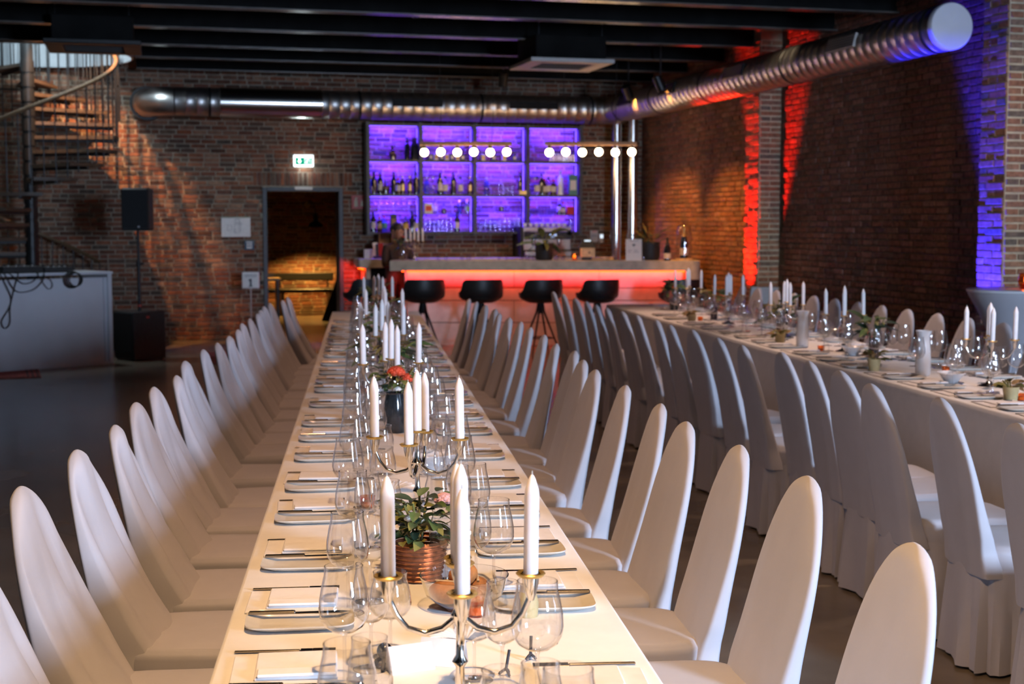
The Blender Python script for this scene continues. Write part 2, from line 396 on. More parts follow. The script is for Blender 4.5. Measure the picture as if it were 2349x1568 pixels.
# ------------------------------------------------------------------ bricks
def brick_rows(u0, u1, z0, z1, skip, rnd, L=0.212, h=0.0515, j=0.0115, pattern=None):
    out = []; r = 0; z = z0 + j / 2
    while z + h <= z1 + 0.02:
        if pattern:
            cells = pattern(r)
        else:
            cells = []; u = u0 - rnd.choice([0, 0.5, 0.5, 0.25]) * L - rnd.random() * 0.05
            while u < u1:
                w = L * (0.5 if rnd.random() < 0.16 else rnd.uniform(0.93, 1.05)); cells.append((max(u0, u) + j / 2, min(u1, u + w) - j / 2)); u += w + j * 0.3
        for a, b in cells:
            if b - a < 0.02: continue
            if not skip((a + b) / 2, z + h / 2, a, b): out.append((a, b, z + rnd.uniform(-.0015, .0015), z + h + rnd.uniform(-.0015, .0015), rnd.uniform(0.007, 0.016)))
        z += h + j; r += 1
    return out
def brick_geo(mbd, P, U, N, b):
    a, c, z0, z1, d = b; e = 0.004
    vs = []
    for dd, ee in ((-0.004, 0), (d - 0.004, 0), (d, e)):
        for uu, zz in ((a + ee, z0 + ee), (c - ee, z0 + ee), (c - ee, z1 - ee), (a + ee, z1 - ee)):
            vs.append(P + U * uu + N * dd + Vector((0, 0, zz)))
    fs = []
    for i in range(2):
        for q in range(4): q2 = (q + 1) % 4; fs.append((i * 4 + q, i * 4 + q2, (i + 1) * 4 + q2, (i + 1) * 4 + q))
    fs.append((8, 9, 10, 11)); mbd.add(vs, fs)
def unit_brick(mat):
    m = MB(); brick_geo(m, Vector((0, 0, 0)), Vector((1, 0, 0)), Vector((0, -1, 0)), (0, 0.21, 0, 0.0515, 0.012)); return m.mesh('brick', mat)
def lay(parent, P, U, N, bricks, mat, score, limit=300, flip=False):
    P = Vector(P); U = Vector(U); N = Vector(N)
    order = sorted(range(len(bricks)), key=lambda i: -score((bricks[i][0] + bricks[i][1]) / 2, (bricks[i][2] + bricks[i][3]) / 2))
    unit = unit_brick(mat); top = set(order[:limit]) if limit else set(); ang = math.atan2(U.y, U.x)
    for i in top:
        if score((bricks[i][0] + bricks[i][1]) / 2, (bricks[i][2] + bricks[i][3]) / 2) < 0: top = top - {i}; continue
        a, c, z0, z1, d = bricks[i]; p = P + U * a + Vector((0, 0, z0))
        obj('brick', unit, parent, p, (0, 0, ang), ((c - a) / 0.21, d / 0.012, (z1 - z0) / 0.0515))
    rest = MB()
    for i, b in enumerate(bricks):
        if i not in top: brick_geo(rest, P, U, N, b)
    if rest.v: tag(obj('brick_field', rest.mesh('brick_field', mat), parent), kind='stuff')
rnd = random.Random(3)
# back wall (u runs from x=-4), soldier course over the door
LZ0, LZ1 = 34 * 0.063 + 0.004, 37 * 0.063 - 0.004
def skipb(u, z, a, b): return False
raw = brick_rows(0, 11.1, 0, 3.98, skipb, rnd); bb = []
for a, b, z0, z1, d in raw:                      # cut the courses at the doorway and at its soldier lintel
    zc = (z0 + z1) / 2
    if zc < 34 * 0.063: lo, hi = D0 + 4, D1 + 4
    elif zc < 37 * 0.063: lo, hi = D0 + 4 - 0.13, D1 + 4 + 0.13
    else: bb.append((a, b, z0, z1, d)); continue
    if b <= lo or a >= hi: bb.append((a, b, z0, z1, d)); continue
    if lo - a > 0.03: bb.append((a, lo - 0.006, z0, z1, d))
    if b - hi > 0.03: bb.append((hi + 0.006, b, z0, z1, d))
# trim bricks that meet the doorway
x = D0 - 0.13
while x < D1 + 0.12:
    bb.append((x + 4, x + 4 + 0.0515, LZ0, LZ1, 0.014)); x += 0.0635
def sc_back(u, z):
    x = u - 4
    if LZ0 < z < LZ1 and D0 - 0.2 < x < D1 + 0.2: return 1000
    if 0.2 < x < 1.45 and 1.0 < z < 3.0: return 500 - x * 10
    return -1
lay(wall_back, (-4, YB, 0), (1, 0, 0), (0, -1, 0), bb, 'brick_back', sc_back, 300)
# right wall: u runs from the back corner towards the camera
P1 = (15.08, 15.45); P2 = (10.23, 10.59); PX = 6.836
def skipr(u, z, a, b):
    y0_, y1_ = YB - b, YB - a
    for p in (P1, P2):
        if y1_ > p[0] - 0.01 and y0_ < p[1] + 0.01: return True
    for q in SIDE_WINDOWS:
        if y1_ > q[0] and y0_ < q[1] and 0.55 < z < 2.95: return True
    return False
rb = brick_rows(0, 15.8, 0, 3.98, skipr, rnd)
def sc_right(u, z):
    y = YB - u
    if 10.7 < y < 13.6 and 1.45 < z < 3.1: return 100 - y
    return -1
lay(wall_right, (XR, YB, 0), (0, -1, 0), (-1, 0, 0), rb, 'brick_right', sc_right, 300)
for (ya, yb) in (P1, P2):
    pier = obj('pier', MB().box(PX, XR + 0.02, ya, yb, 0, ZC).mesh('pier', 'mortar_pier'), wall_right)
    wd = XR - PX
    def pat(r): return [(0.008, wd - 0.004)] if r % 2 == 0 else [(0.008, wd * 0.5 - 0.007), (wd * 0.5 + 0.007, wd - 0.004)]
    fb = brick_rows(0, wd, 0, 3.7, lambda *q: False, rnd, h=.045, j=.017, pattern=pat)
    lay(pier, (PX, ya, 0), (1, 0, 0), (0, -1, 0), fb, 'brick_pier', lambda u, z: 100 - abs(z - 2.2), 120)
    dd = yb - ya
    def pat2(r): return [(0.006, dd * 0.62 - 0.006), (dd * 0.62 + 0.006, dd - 0.004)] if r % 2 else [(0.006, dd * 0.3 - 0.006), (dd * 0.3 + 0.006, dd - 0.004)]
    fb = brick_rows(0, dd, 0, 3.7, lambda *q: False, rnd, pattern=pat2)
    fb = [(a, b, z0, z1, d * rnd.uniform(0.6, 1.9)) for a, b, z0, z1, d in fb]
    lay(pier, (PX, yb, 0), (0, -1, 0), (-1, 0, 0), fb, 'brick_pier', lambda u, z: 100 - abs(z - 2.2), 170)
fb = brick_rows(0, 3.7, 0, 2.65, lambda *q: False, rnd)
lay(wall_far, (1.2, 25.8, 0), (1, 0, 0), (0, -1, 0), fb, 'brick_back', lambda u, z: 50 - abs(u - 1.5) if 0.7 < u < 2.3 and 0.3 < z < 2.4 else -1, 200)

# ------------------------------------------------------------------ door frame
m = MB(); fw_ = 0.055
m.bbox(D0 - 0.005, D0 + fw_, YB - 0.03, YB + 0.36, 0, DZ, 0.004); m.bbox(D1 - fw_, D1 + 0.005, YB - 0.03, YB + 0.36, 0, DZ, 0.004); m.bbox(D0 + fw_, D1 - fw_, YB - 0.03, YB + 0.36, DZ - fw_, DZ + 0.004, 0.004)
d1 = structure(obj('door_1', m.mesh('door_frame', 'dark_frame')))
obj('closer_rail', MB().bbox(1.94, 2.19, YB - 0.05, YB - 0.03, DZ - 0.035, DZ + 0.01, 0.004).mesh('closer_rail', 'ac_white'), d1)

# ------------------------------------------------------------------ ducts and pipes
def duct_mesh(L, r=0.19, rib=0.145):
    m = MB(); m.mat('duct_steel'); prof = []; z = 0
    while z < L - 1e-6:
        prof += [(r, z), (r, min(L, z + rib - 0.012))]
        if z + rib < L: prof += [(r + 0.004, z + rib - 0.006)]
        z += rib
    prof.append((r, L)); m.lathe(prof, 40, None, False, False); return m
DUCT_Y0 = 10.39
root = thing('ventilation_duct', 'silver spiral ventilation duct with white round end cap along right brick wall', 'duct', (6.4, DUCT_Y0, 3.225))
RY = (-PI / 2, 0, 0)   # local z -> world +y
L1 = 19.0 - DUCT_Y0
obj('duct_shell', duct_mesh(L1).mesh('duct_shell', smooth=True), root, (0, 0, 0), RY)
obj('end_cap', MB().lathe([(0.0, -0.014), (0.17, -0.014), (0.188, -0.010), (0.194, 0.0), (0.194, 0.05)], 48, None, False, False).mesh('end_cap', 'duct_end', True), root, (0, -0.004, 0), RY)
jm = MB().lathe([(0.191, 0), (0.197, 0.004), (0.197, 0.03), (0.191, 0.034)], 40, None, False, False).mesh('joint_band', 'black_metal', True)
for yy in (0.16, 2.85, 5.05, 6.75, 8.2): obj('joint_band', jm, root, (0, yy, 0), RY)
def grille():
    g = MB(); g.mat('black_metal'); g.bbox(-0.27, 0.27, -0.012, 0.014, -0.065, 0.065, 0.004)
    return g.mesh('grille')
gm = grille(); gs = MB().bbox(-0.25, 0.25, -0.004, 0.004, -0.003, 0.003, 0.001).mesh('slat', 'black_metal')
gpale = MB().bbox(-0.27, 0.27, -0.012, 0.014, -0.065, 0.065, 0.004).mesh('grille', 'ac_white')
for i, yy in enumerate((1.55, 4.05, 6.1, 7.7)):
    o = obj('grille', gpale if i == 0 else gm, root, (-0.185, yy, 0.05), (R(-15), 0, -PI / 2))
    for q in range(5): obj('slat', gs, o, (0, -0.014, -0.048 + q * 0.024))
root2 = thing('ventilation_duct', 'silver spiral ventilation duct with elbow running along the back wall above shelf', 'duct', (0.2, 19.2, 3.225))
RX = (0, PI / 2, 0)
L2 = 6.4 - 0.2 - 0.25
obj('duct_shell', duct_mesh(L2).mesh('duct_shell', smooth=True), root2, (0.12, 0, 0), RX)
# elbow into the back wall at the left end
def arc_tube(c, r0, a0, a1, rr, n=9):
    pts = [(c[0] + r0 * math.cos(a0 + (a1 - a0) * i / (n - 1)), c[1] + r0 * math.sin(a0 + (a1 - a0) * i / (n - 1)), c[2]) for i in range(n)]
    m = MB(); m.tube(pts, rr, 32, None, False); return m
obj('elbow', arc_tube((0.12, 0.36, 0), 0.36, -PI / 2, -PI, 0.192).mesh('elbow', 'duct_steel', True), root2)
obj('wall_collar', MB().lathe([(0.192, 0), (0.225, 0), (0.225, 0.25), (0.192, 0.25)], 32, None, False, False).mesh('wall_collar', 'black_metal', True), root2, (-0.24, 0.36, 0), RY)
obj('elbow', arc_tube((L2 + 0.12, -0.20, 0), 0.20, PI / 2, 0.0, 0.192).mesh('elbow', 'duct_steel', True), root2)
for xx in (0.55, 2.55, 4.25, 5.85): obj('joint_band', jm, root2, (xx, 0, 0), RX)
sm = MB().lathe([(0.196, 0), (0.202, 0.004), (0.202, 1.35), (0.196, 1.355)], 40, None, False, False).mesh('silencer_sleeve', 'pipe_steel', True)
obj('silencer_sleeve', sm, root2, (0.7, 0, 0), RX)
for xx in (3.35, 5.0):
    o = obj('grille', gm, root2, (xx, -0.185, 0.03), (R(-10), 0, 0), (1.3, 1, 0.75))
    for q in range(5): obj('slat', gs, o, (0, -0.014, -0.048 + q * 0.024))
for k, (px_, py_) in enumerate(((6.563, 19.45), (6.812, 19.45))):
    root = thing('steel_pipe', ['polished vertical steel pipe left of the pair rising behind the bar', 'polished vertical steel pipe right of the pair nearest the corner'][k], 'pipe', (px_, py_, 0), group='vertical steel pipes')
    obj('pipe_shell', MB().lathe([(0.078, 0), (0.078, 3.4)], 28, None).mesh('pipe_shell', 'pipe_steel', True), root)
    for z in (1.42, 2.32): obj('pipe_joint', MB().lathe([(0.0795, 0), (0.0835, 0.004), (0.0835, 0.03), (0.0795, 0.034)], 28, None, False, False).mesh('pipe_joint', 'pipe_steel', True), root, (0, 0, z))

# ------------------------------------------------------------------ ceiling cassettes
def cassette(loc, rz, label, pmat='ac_white'):
    t = thing('ceiling_cassette', label, 'air conditioner', loc, rz, 'ceiling air conditioners')
    obj('housing', MB().bbox(-0.40, 0.40, -0.40, 0.40, 0.04, 0.30, 0.01).mesh('housing', 'black_paint'), t)
    p = MB()
    for a, b, c, d in ((-0.475, 0.475, -0.475, -0.30), (-0.475, 0.475, 0.30, 0.475), (-0.475, -0.30, -0.30, 0.30), (0.30, 0.475, -0.30, 0.30)): p.bbox(a, b, c, d, 0, 0.045, 0.006)
    obj('panel', p.mesh('panel', pmat), t)
    obj('intake', MB().box(-0.30, 0.30, -0.30, 0.30, 0.02, 0.04).mesh('intake', 'ac_dark'), t)
    for k in range(7): obj('slat', MB().box(-0.29, 0.29, -0.27 + k * 0.085, -0.255 + k * 0.085, 0.005, 0.02).mesh('slat', 'ac_dark'), t)
    for sx in (-0.36, 0.36):
        for sy in (-0.36, 0.36): obj('hanger', MB().lathe([(0.006, 0.3), (0.006, 0.62)], 6).mesh('hanger', 'black_metal'), t, (sx, sy, 0))
cassette((4.47, 15.2, 3.36), 0, 'square ceiling cassette air conditioner lit purple above the bar end')
cassette((-0.55, 15.35, 3.42), 0, 'dark square ceiling cassette air conditioner near the spiral staircase', 'stair_steel')

# ------------------------------------------------------------------ spiral staircase
t = thing('spiral_staircase', 'dark steel spiral staircase with wooden treads and round handrail beside brick wall', 'staircase', (STAIR[0], STAIR[1], 0))
obj('pole', MB().lathe([(0.075, 0), (0.075, 4.9)], 20).mesh('pole', 'stair_steel', True), t)
obj('base_plate', MB().lathe([(0.17, 0), (0.17, 0.012)], 20).mesh('base_plate', 'stair_steel'), t)
STEP = R(22.5); RISE = 0.18; RO = 1.08
def tread():
    m = MB(); m.mat('stair_wood'); n = 7; a0, a1 = -STEP * 0.62, STEP * 0.62
    top = [(0.07, -0.05, 0), (0.07, 0.05, 0)]
    arc = [(RO * math.cos(a0 + (a1 - a0) * i / (n - 1)), RO * math.sin(a0 + (a1 - a0) * i / (n - 1)), 0) for i in range(n)]
    ring = [top[0]] + arc + [top[1]]; N = len(ring); th = 0.042
    v = [(x, y, z) for x, y, z in ring] + [(x, y, z - th) for x, y, z in ring]
    m.add(v, [tuple(range(N)), tuple(range(2 * N - 1, N - 1, -1))] + [(i, i + N, (i + 1) % N + N, (i + 1) % N) for i in range(N)])
    return m.mesh('tread')
def tread_support():
    m = MB(); m.box(0.06, RO - 0.02, -0.02, 0.02, -0.075, -0.044); m.lathe([(0.085, -0.12), (0.085, 0.02)], 16); return m.mesh('tread_bracket', 'stair_steel')
tm, ts = tread(), tread_support()
bal = MB().lathe([(0.0085, -0.06), (0.0085, 0.93)], 7).mesh('baluster', 'stair_steel', True)
rail = []
for kk in range(20):
    z = RISE * (kk + 1); phi = R(-14.4) + (z - 2.6) / RISE * STEP
    o = obj('tread', tm, t, (0, 0, z), (0, 0, phi)); obj('tread_bracket', ts, o)
    if z < 3.65:
        for q in (-0.33, 0, 0.33):
            a = phi + q * STEP; obj('baluster', bal, t, ((RO - 0.015) * math.cos(a), (RO - 0.015) * math.sin(a), z + q * RISE))
for i in range(97):
    z = 0.18 + (3.78 - 0.18) * i / 96; phi = R(-14.4) + (z - 2.6) / RISE * STEP; rail.append(((RO - 0.015) * math.cos(phi), (RO - 0.015) * math.sin(phi), z + 0.93))
obj('handrail', MB().tube(rail, 0.024, 8).mesh('handrail', 'rail_wood', True), t)
# guard ring hanging in the opening
for q in range(26):
    a = R(-14.4) + R(20) + q * R(6.2); obj('baluster', MB().lathe([(0.008, 2.9), (0.008, 4.4)], 6).mesh('baluster', 'stair_steel', True) if q == 0 else bpy.data.meshes['baluster.001'], t, ((RO + 0.02) * math.cos(a), (RO + 0.02) * math.sin(a), 0))
obj('guard_rail', MB().tube([((RO + 0.02) * math.cos(R(5.6) + q * R(6.2)), (RO + 0.02) * math.sin(R(5.6) + q * R(6.2)), 3.36) for q in range(27)], 0.011, 6).mesh('guard_rail', 'stair_steel', True), t)

def downlight(loc, target, energy, color, label, size=R(60), blend=0.5, soft=0.06):
    t = thing('ceiling_spotlight', label, 'spotlight', loc, 0, 'ceiling spotlights')
    d = (Vector(target) - Vector(loc)); rot = d.to_track_quat('-Z', 'Y').to_euler()
    obj('can', MB().lathe([(0.055, -0.05), (0.06, -0.05), (0.06, 0.13), (0.0, 0.13)], 20, None, False, False).mesh('can', 'black_metal', True), t, (0, 0, 0), rot)
    obj('stem', MB().lathe([(0.012, 0.1), (0.012, max(0.2, (3.98 if loc[2] < 3.9 else 5.36) - loc[2]))], 8).mesh('stem', 'black_metal'), t)
    light('spotlight_beam', 'SPOT', (0, 0, 0), energy, color, t, spot_size=size, spot_blend=blend, shadow_soft_size=soft).rotation_euler = rot
downlight((cx + 0.62, cy - 0.72, 4.7), (-0.95, 19.85, 1.2), 1000, (1.0, 0.46, 0.15), 'warm spotlight up in the stair opening aimed at the brick wall', R(54), 0.3, 0.03)
downlight((0.50, 1.75, 3.80), (0.60, 2.4, 0.75), 600, (1.0, 0.60, 0.28), 'warm ceiling spotlight over the near end of the left table', R(140), 1.0)
downlight((0.72, 4.9, 3.80), (0.72, 4.9, 0.75), 170, (1.0, 0.52, 0.29), 'warm ceiling spotlight over the second quarter of the left table', R(104), 0.9)
downlight((1.25, 8.3, 3.80), (1.25, 8.3, 0.75), 130, (1.0, 0.52, 0.30), 'warm ceiling spotlight over the third quarter of the left table', R(104), 0.9)
downlight((1.80, 11.7, 3.80), (1.80, 11.7, 0.75), 130, (1.0, 0.52, 0.30), 'warm ceiling spotlight over the far end of the left table', R(104), 0.9)
downlight((4.22, 5.95, 3.80), (4.22, 5.95, 0.75), 320, (1.0, 0.66, 0.50), 'warm ceiling spotlight over the near third of the right table', R(66), 0.9)
downlight((4.52, 9.0, 3.80), (4.52, 9.0, 0.75), 320, (1.0, 0.64, 0.47), 'warm ceiling spotlight over the middle of the right table', R(66), 0.9)
downlight((4.86, 12.0, 3.80), (4.86, 12.0, 0.75), 320, (1.0, 0.60, 0.42), 'warm ceiling spotlight over the far third of the right table', R(66), 0.9)
downlight((2.7, 14.5, 3.80), (4.6, 17.6, 0.65), 190, (1.0, 0.66, 0.40), 'soft unseen spotlight added to brighten the bar front', R(62), 0.9)  # extra lamp, added only to lift the bar front and counter face
downlight((5.9, 7.6, 3.80), (6.95, 10.3, 1.9), 110, (1.0, 0.66, 0.34), 'soft ceiling spotlight aimed at the near brick pier', R(45), 0.8)
downlight((5.9, 12.6, 3.80), (6.95, 15.1, 1.3), 90, (1.0, 0.74, 0.46), 'soft ceiling spotlight aimed at the far brick pier', R(42), 0.8)
downlight((6.1, 17.6, 3.3), (7.1, 18.4, 1.5), 480, (1.0, 0.40, 0.06), 'amber ceiling spotlight washing the right brick wall by the corner', R(62), 0.6)
downlight((6.1, 16.4, 3.3), (7.1, 16.5, 1.2), 430, (1.0, 0.38, 0.05), 'amber ceiling spotlight washing the right brick wall near the red pier', R(62), 0.6)
downlight((4.6, 18.4, 3.5), (4.6, 19.2, 1.1), 70, (1.0, 0.55, 0.24), 'warm ceiling spotlight over the back bar counter', R(110), 0.8)

# colour uplights at the feet of the piers
def par(loc, target, energy, color, em, label, cone):
    t = thing('uplight', label, 'uplight', loc, 0, 'colour uplights at the brick piers')
    d = (Vector(target) - Vector(loc)); rot = d.to_track_quat('Z', 'Y').to_euler()
    obj('housing', MB().lathe([(0.05, 0.0), (0.075, 0.02), (0.08, 0.14), (0.07, 0.14), (0.065, 0.10)], 18, None, True, False).mesh('housing', 'black_plastic', True), t, (0, 0, 0.02))
    obj('lens', MB().lathe([(0.0, 0.105), (0.065, 0.105)], 18, None, False, False).mesh('lens', em), t, (0, 0, 0.02))
    obj('foot', MB().box(-0.09, 0.09, -0.02, 0.02, 0, 0.02).mesh('foot', 'black_plastic'), t)
    light('uplight_beam', 'SPOT', (0, 0, 0.165), energy, color, t, spot_size=cone, spot_blend=0.5, shadow_soft_size=0.04).rotation_euler = (Vector(target) - Vector(loc)).to_track_quat('-Z', 'Y').to_euler()
par((6.46, 15.27, 0), (6.80, 15.265, 2.4), 2300, (1.0, 0.018, 0.006), 'par_red', 'red uplight standing at the foot of the far brick pier', R(38))
par((6.44, 10.42, 0), (6.80, 10.42, 2.4), 2600, (0.025, 0.02, 1.0), 'par_blue', 'blue uplight standing at the foot of the near brick pier', R(42))

# ------------------------------------------------------------------ bar counter
BAR = Vector((2.985, 18.033, 0)); BRZ = -YAW; BM = T(BAR.x, BAR.y, 0, BRZ)
def bp(x, y, z=0): return tuple(BM @ Vector((x, y, z)))
bar = thing('bar_counter', 'concrete bar counter with pale stone front lit by red light strip', 'bar counter', tuple(BAR), BRZ)
def slab(x0, x1, y0, y1, z0, z1, rad, n=8):
    m = MB(); ring = [(x0, y0)]
    for k in range(n + 1): a = -PI / 2 + PI / 2 * k / n; ring.append((x1 - rad + rad * math.cos(a), y0 + rad + rad * math.sin(a)))
    ring += [(x1, y1), (x0, y1)]; N = len(ring)
    v = [(x, y, z0) for x, y in ring] + [(x, y, z1) for x, y in ring]
    m.add(v, [tuple(range(N - 1, -1, -1)), tuple(range(N, 2 * N))] + [(i, (i + 1) % N, (i + 1) % N + N, i + N) for i in range(N)]); return m
obj('worktop', slab(0, 4.06, 0, 0.6, 1.0, 1.13, 0.14).mesh('worktop', 'bar_concrete'), bar)
obj('end_cheek', slab(3.90, 4.06, 0.0, 0.6, 0, 0.9985, 0.14).mesh('end_cheek', 'bar_concrete'), bar)
obj('core', MB().box(0.20, 3.9, 0.335, 0.58, 0.02, 0.98).mesh('core', 'black_paint'), bar)
xs = [0.2, 1.62, 2.75, 3.9]
rows = [(0.0, 0.30), (0.305, 0.595), (0.60, 0.76), (0.765, 0.985)]
for r, (z0, z1) in enumerate(rows):
    xx = xs if r in (1, 3) else [0.2, 2.2, 3.9]
    for a, b in zip(xx[:-1], xx[1:]): obj('front_panel', MB().bbox(a + 0.002, b - 0.002, 0.30, 0.333, z0 + 0.002, z1 - 0.002, 0.002).mesh('front_panel', 'bar_panel'), bar)
obj('side_panel', MB().bbox(0.17, 0.198, 0.30, 0.58, 0.0, 0.985, 0.002).mesh('side_panel', 'bar_panel'), bar)
obj('light_strip', MB().box(0.2, 3.88, 0.255, 0.275, 0.978, 0.992).mesh('light_strip', 'led_orange'), bar)
light('strip_glow', 'AREA', (2.04, 0.262, 0.972), 19, (1.0, 0.016, 0.006), bar, target=(2.04, 0.30, 0.80), shape='RECTANGLE', size=3.66, size_y=0.02)
light('strip_glow', 'AREA', (0.14, 0.43, 0.972), 5, (1.0, 0.035, 0.012), bar, target=(0.12, 0.43, 0.8), shape='RECTANGLE', size=0.02, size_y=0.3)
obj('light_strip', MB().box(0.135, 0.15, 0.28, 0.58, 0.978, 0.992).mesh('light_strip', 'led_orange'), bar)
bc = thing('back_counter', 'grey concrete back counter below the bottle shelf', 'counter', (2.76, 19.25, 0), 0)
obj('worktop', MB().bbox(0, 3.7, 0, 0.56, 1.0, 1.13, 0.006).mesh('worktop', 'bar_concrete'), bc)
obj('carcass', MB().box(0.16, 3.68, 0.05, 0.56, 0, 1.0).mesh('carcass', 'black_paint'), bc)
obj('end_panel', MB().bbox(0.10, 0.158, 0.02, 0.56, 0, 0.998, 0.004).mesh('end_panel', 'bar_concrete'), bc)
obj('light_strip', MB().box(0.06, 0.075, 0.06, 0.56, 0.975, 0.99).mesh('light_strip', 'led_orange'), bc)
light('strip_glow', 'AREA', (0.06, 0.31, 0.96), 7, (1.0, 0.022, 0.010), bc, target=(-0.02, 0.36, 0.8), shape='RECTANGLE', size=0.02, size_y=0.5)

# bar stools
def stool_mesh():
    seat = MB()
    # moulded tub shell: low rounded back and sides, front open (faces +y, the bar)
    def shell(u, v):
        a = -PI / 2 + (u - 0.5) * R(290)           # around, back is at -y
        back = max(0.0, math.cos((u - 0.5) * R(290) * 0.62))
        q = min(1, max(0, (0.27 - abs(u - 0.5)) / 0.07)); q = q * q * (3 - 2 * q)
        h = 0.095 + 0.02 * back + 0.155 * q
        r = 0.15 + 0.10 * min(1, v * 1.6) ** 0.6 + 0.015 * v
        z = 0.66 + (v ** 1.7) * h
        return (r * 1.06 * math.cos(a), r * 0.92 * math.sin(a), z)
    seat.grid(shell, 29, 8)
    def shell_in(u, v):
        x, y, z = shell(u, v); k = 0.93 if v < 0.95 else 0.965; return (x * k, y * k, z + 0.012 * (1 - v))
    seat.grid(shell_in, 29, 8)
    def rimf(u, v):
        a = Vector(shell(u, 1)); b = Vector(shell_in(u, 1)); return a.lerp(b, v)
    seat.grid(rimf, 29, 2)
    pan = MB(); pan.lathe([(0.0, 0.63), (0.14, 0.635), (0.20, 0.655), (0.225, 0.69), (0.20, 0.705), (0.0, 0.70)], 24)
    leg = []
    for k in range(4):
        a = PI / 4 + k * PI / 2; leg.append(MB().tube([(0.03 * math.cos(a), 0.03 * math.sin(a), 0.64), (0.05 * math.cos(a), 0.05 * math.sin(a), 0.52), (0.27 * math.cos(a), 0.27 * math.sin(a), 0.0)], [0.014, 0.014, 0.010], 8).mesh('leg', 'black_metal', True))
    ring = MB().tube([(0.185 * math.cos(2 * PI * k / 4 + PI / 4), 0.185 * math.sin(2 * PI * k / 4 + PI / 4), 0.20) for k in range(5)], 0.008, 6)
    col = MB().lathe([(0.022, 0.50), (0.03, 0.64)], 12)
    return [('seat_shell', seat.mesh('seat_shell', 'black_leather', True)), ('seat_pad', pan.mesh('seat_pad', 'black_leather', True)), ('column', col.mesh('column', 'black_metal', True)), ('footrest', ring.mesh('footrest', 'black_metal', True))] + [('leg', q) for q in leg]
sp = stool_mesh()
names = ['leftmost of all, half hidden by candles', 'first clear one from the left', 'second clear one from the left', 'third clear one from the left', 'fourth clear one from the left', 'rightmost, behind the right table candles']
for i, (sx, sy, rz) in enumerate([(2.55, 17.35, 40), (3.23, 17.03, 18), (3.928, 16.85, 14), (4.646, 16.67, 22), (5.327, 16.49, 26), (6.323, 16.24, 20)]):
    t = thing('bar_stool', 'black tub bar stool at the red-lit bar, ' + names[i], 'stool', (sx, sy, 0), BRZ + R(rz), 'bar stools along the counter'); spawn(sp, t)

# pendant lamps above the bar
bulb_me = MB().sphere((0, 0, 0), 0.052, 14, 10).mesh('bulb', 'bulb', True)
sock_me = MB().lathe([(0.022, 0.045), (0.024, 0.05), (0.024, 0.10), (0.018, 0.105)], 12).mesh('socket', 'black_metal', True)
for i, (lx0, label) in enumerate(((0.45, 'left pendant bar lamp with six glowing globe bulbs above the counter'), (2.08, 'right pendant bar lamp with six glowing globe bulbs above the counter'))):
    t = thing('pendant_lamp', label, 'lamp', bp(lx0, 0.12, 2.55), BRZ, 'pendant bar lamps')
    obj('beam', MB().bbox(-0.06, 1.14, -0.025, 0.025, 0.075, 0.125, 0.004).mesh('beam', 'warm_wood'), t)
    for k in range(6):
        o = obj('socket', sock_me, t, (k * 0.215, 0, -0.012 if k % 2 == 0 else -0.006)); obj('bulb', bulb_me, o, (0, 0, 0))
    for xx in (0.2, 0.88): obj('cord', MB().tube([(xx, 0, 0.12), (xx + 0.02 * (1 - 2 * i), 0, 0.5), (xx, 0, 1.45)], 0.004, 6).mesh('cord', 'rubber', True), t)
    light('pendant_glow', 'POINT', (0.54, -0.02, -0.14), 9, (1.0, 0.56, 0.25), t, shadow_soft_size=0.3)

# ------------------------------------------------------------------ bottle shelf
SX = [2.94, 3.695, 4.478, 5.262, 6.06]; SZ = [1.487, 2.016, 2.50, 3.005]; SY0, SY1 = 19.55, 19.84
sh = thing('bottle_shelf', 'dark steel wall shelf of twelve bays glowing violet behind the bar', 'shelf', (0, 0, 0))
for i, x in enumerate(SX): obj('upright', MB().box(x - 0.022, x + 0.022, SY0, SY1, SZ[0] - 0.03, SZ[3] + 0.03).mesh('upright', 'shelf_steel'), sh)
for j, z in enumerate(SZ):
    for i in range(4): obj('shelf_board', MB().box(SX[i] + 0.0225, SX[i + 1] - 0.0225, SY0 + 0.003, SY1, z - 0.018, z + 0.012).mesh('shelf_board', 'shelf_steel'), sh)
SUB = [1.80, 1.755, 1.79, 1.745]
for i, z in enumerate(SUB): obj('inner_shelf', MB().box(SX[i] + 0.023, SX[i + 1] - 0.023, SY0 + 0.06, SY1, z - 0.006, z).mesh('inner_shelf', 'shelf_steel'), sh)
for i in range(4):
    for j in range(3):
        a, b = SX[i] + 0.04, SX[i + 1] - 0.04; z0, z1 = SZ[j] + 0.012, SZ[j + 1] - 0.018
        obj('light_strip', MB().box(a, b, SY0 + 0.10, SY0 + 0.115, z1 - 0.012, z1).mesh('light_strip', 'led_violet'), sh)
        light('bay_glow', 'AREA', ((a + b) / 2, SY0 + 0.09, z1 - 0.02), (38.0 if j else 26.0), (0.065, 0.02, 1.0), sh, target=((a + b) / 2, SY1 + 0.05, (z0 + z1) / 2 - 0.02), shape='RECTANGLE', size=b - a - 0.05, size_y=0.03)
        if j == 0: light('bay_glow', 'AREA', ((a + b) / 2, SY0 + 0.08, SUB[i] - 0.02), 22.0, (0.065, 0.02, 1.0), sh, target=((a + b) / 2, SY1 + 0.05, (z0 + SUB[i]) / 2), shape='RECTANGLE', size=b - a - 0.05, size_y=0.03)
        obj('light_strip', MB().box(a - 0.016, a - 0.006, SY0 + 0.17, SY0 + 0.185, z0, z1 - 0.02).mesh('light_strip', 'led_violet'), sh)
        obj('light_strip', MB().box(b + 0.006, b + 0.016, SY0 + 0.17, SY0 + 0.185, z0, z1 - 0.02).mesh('light_strip', 'led_violet'), sh)

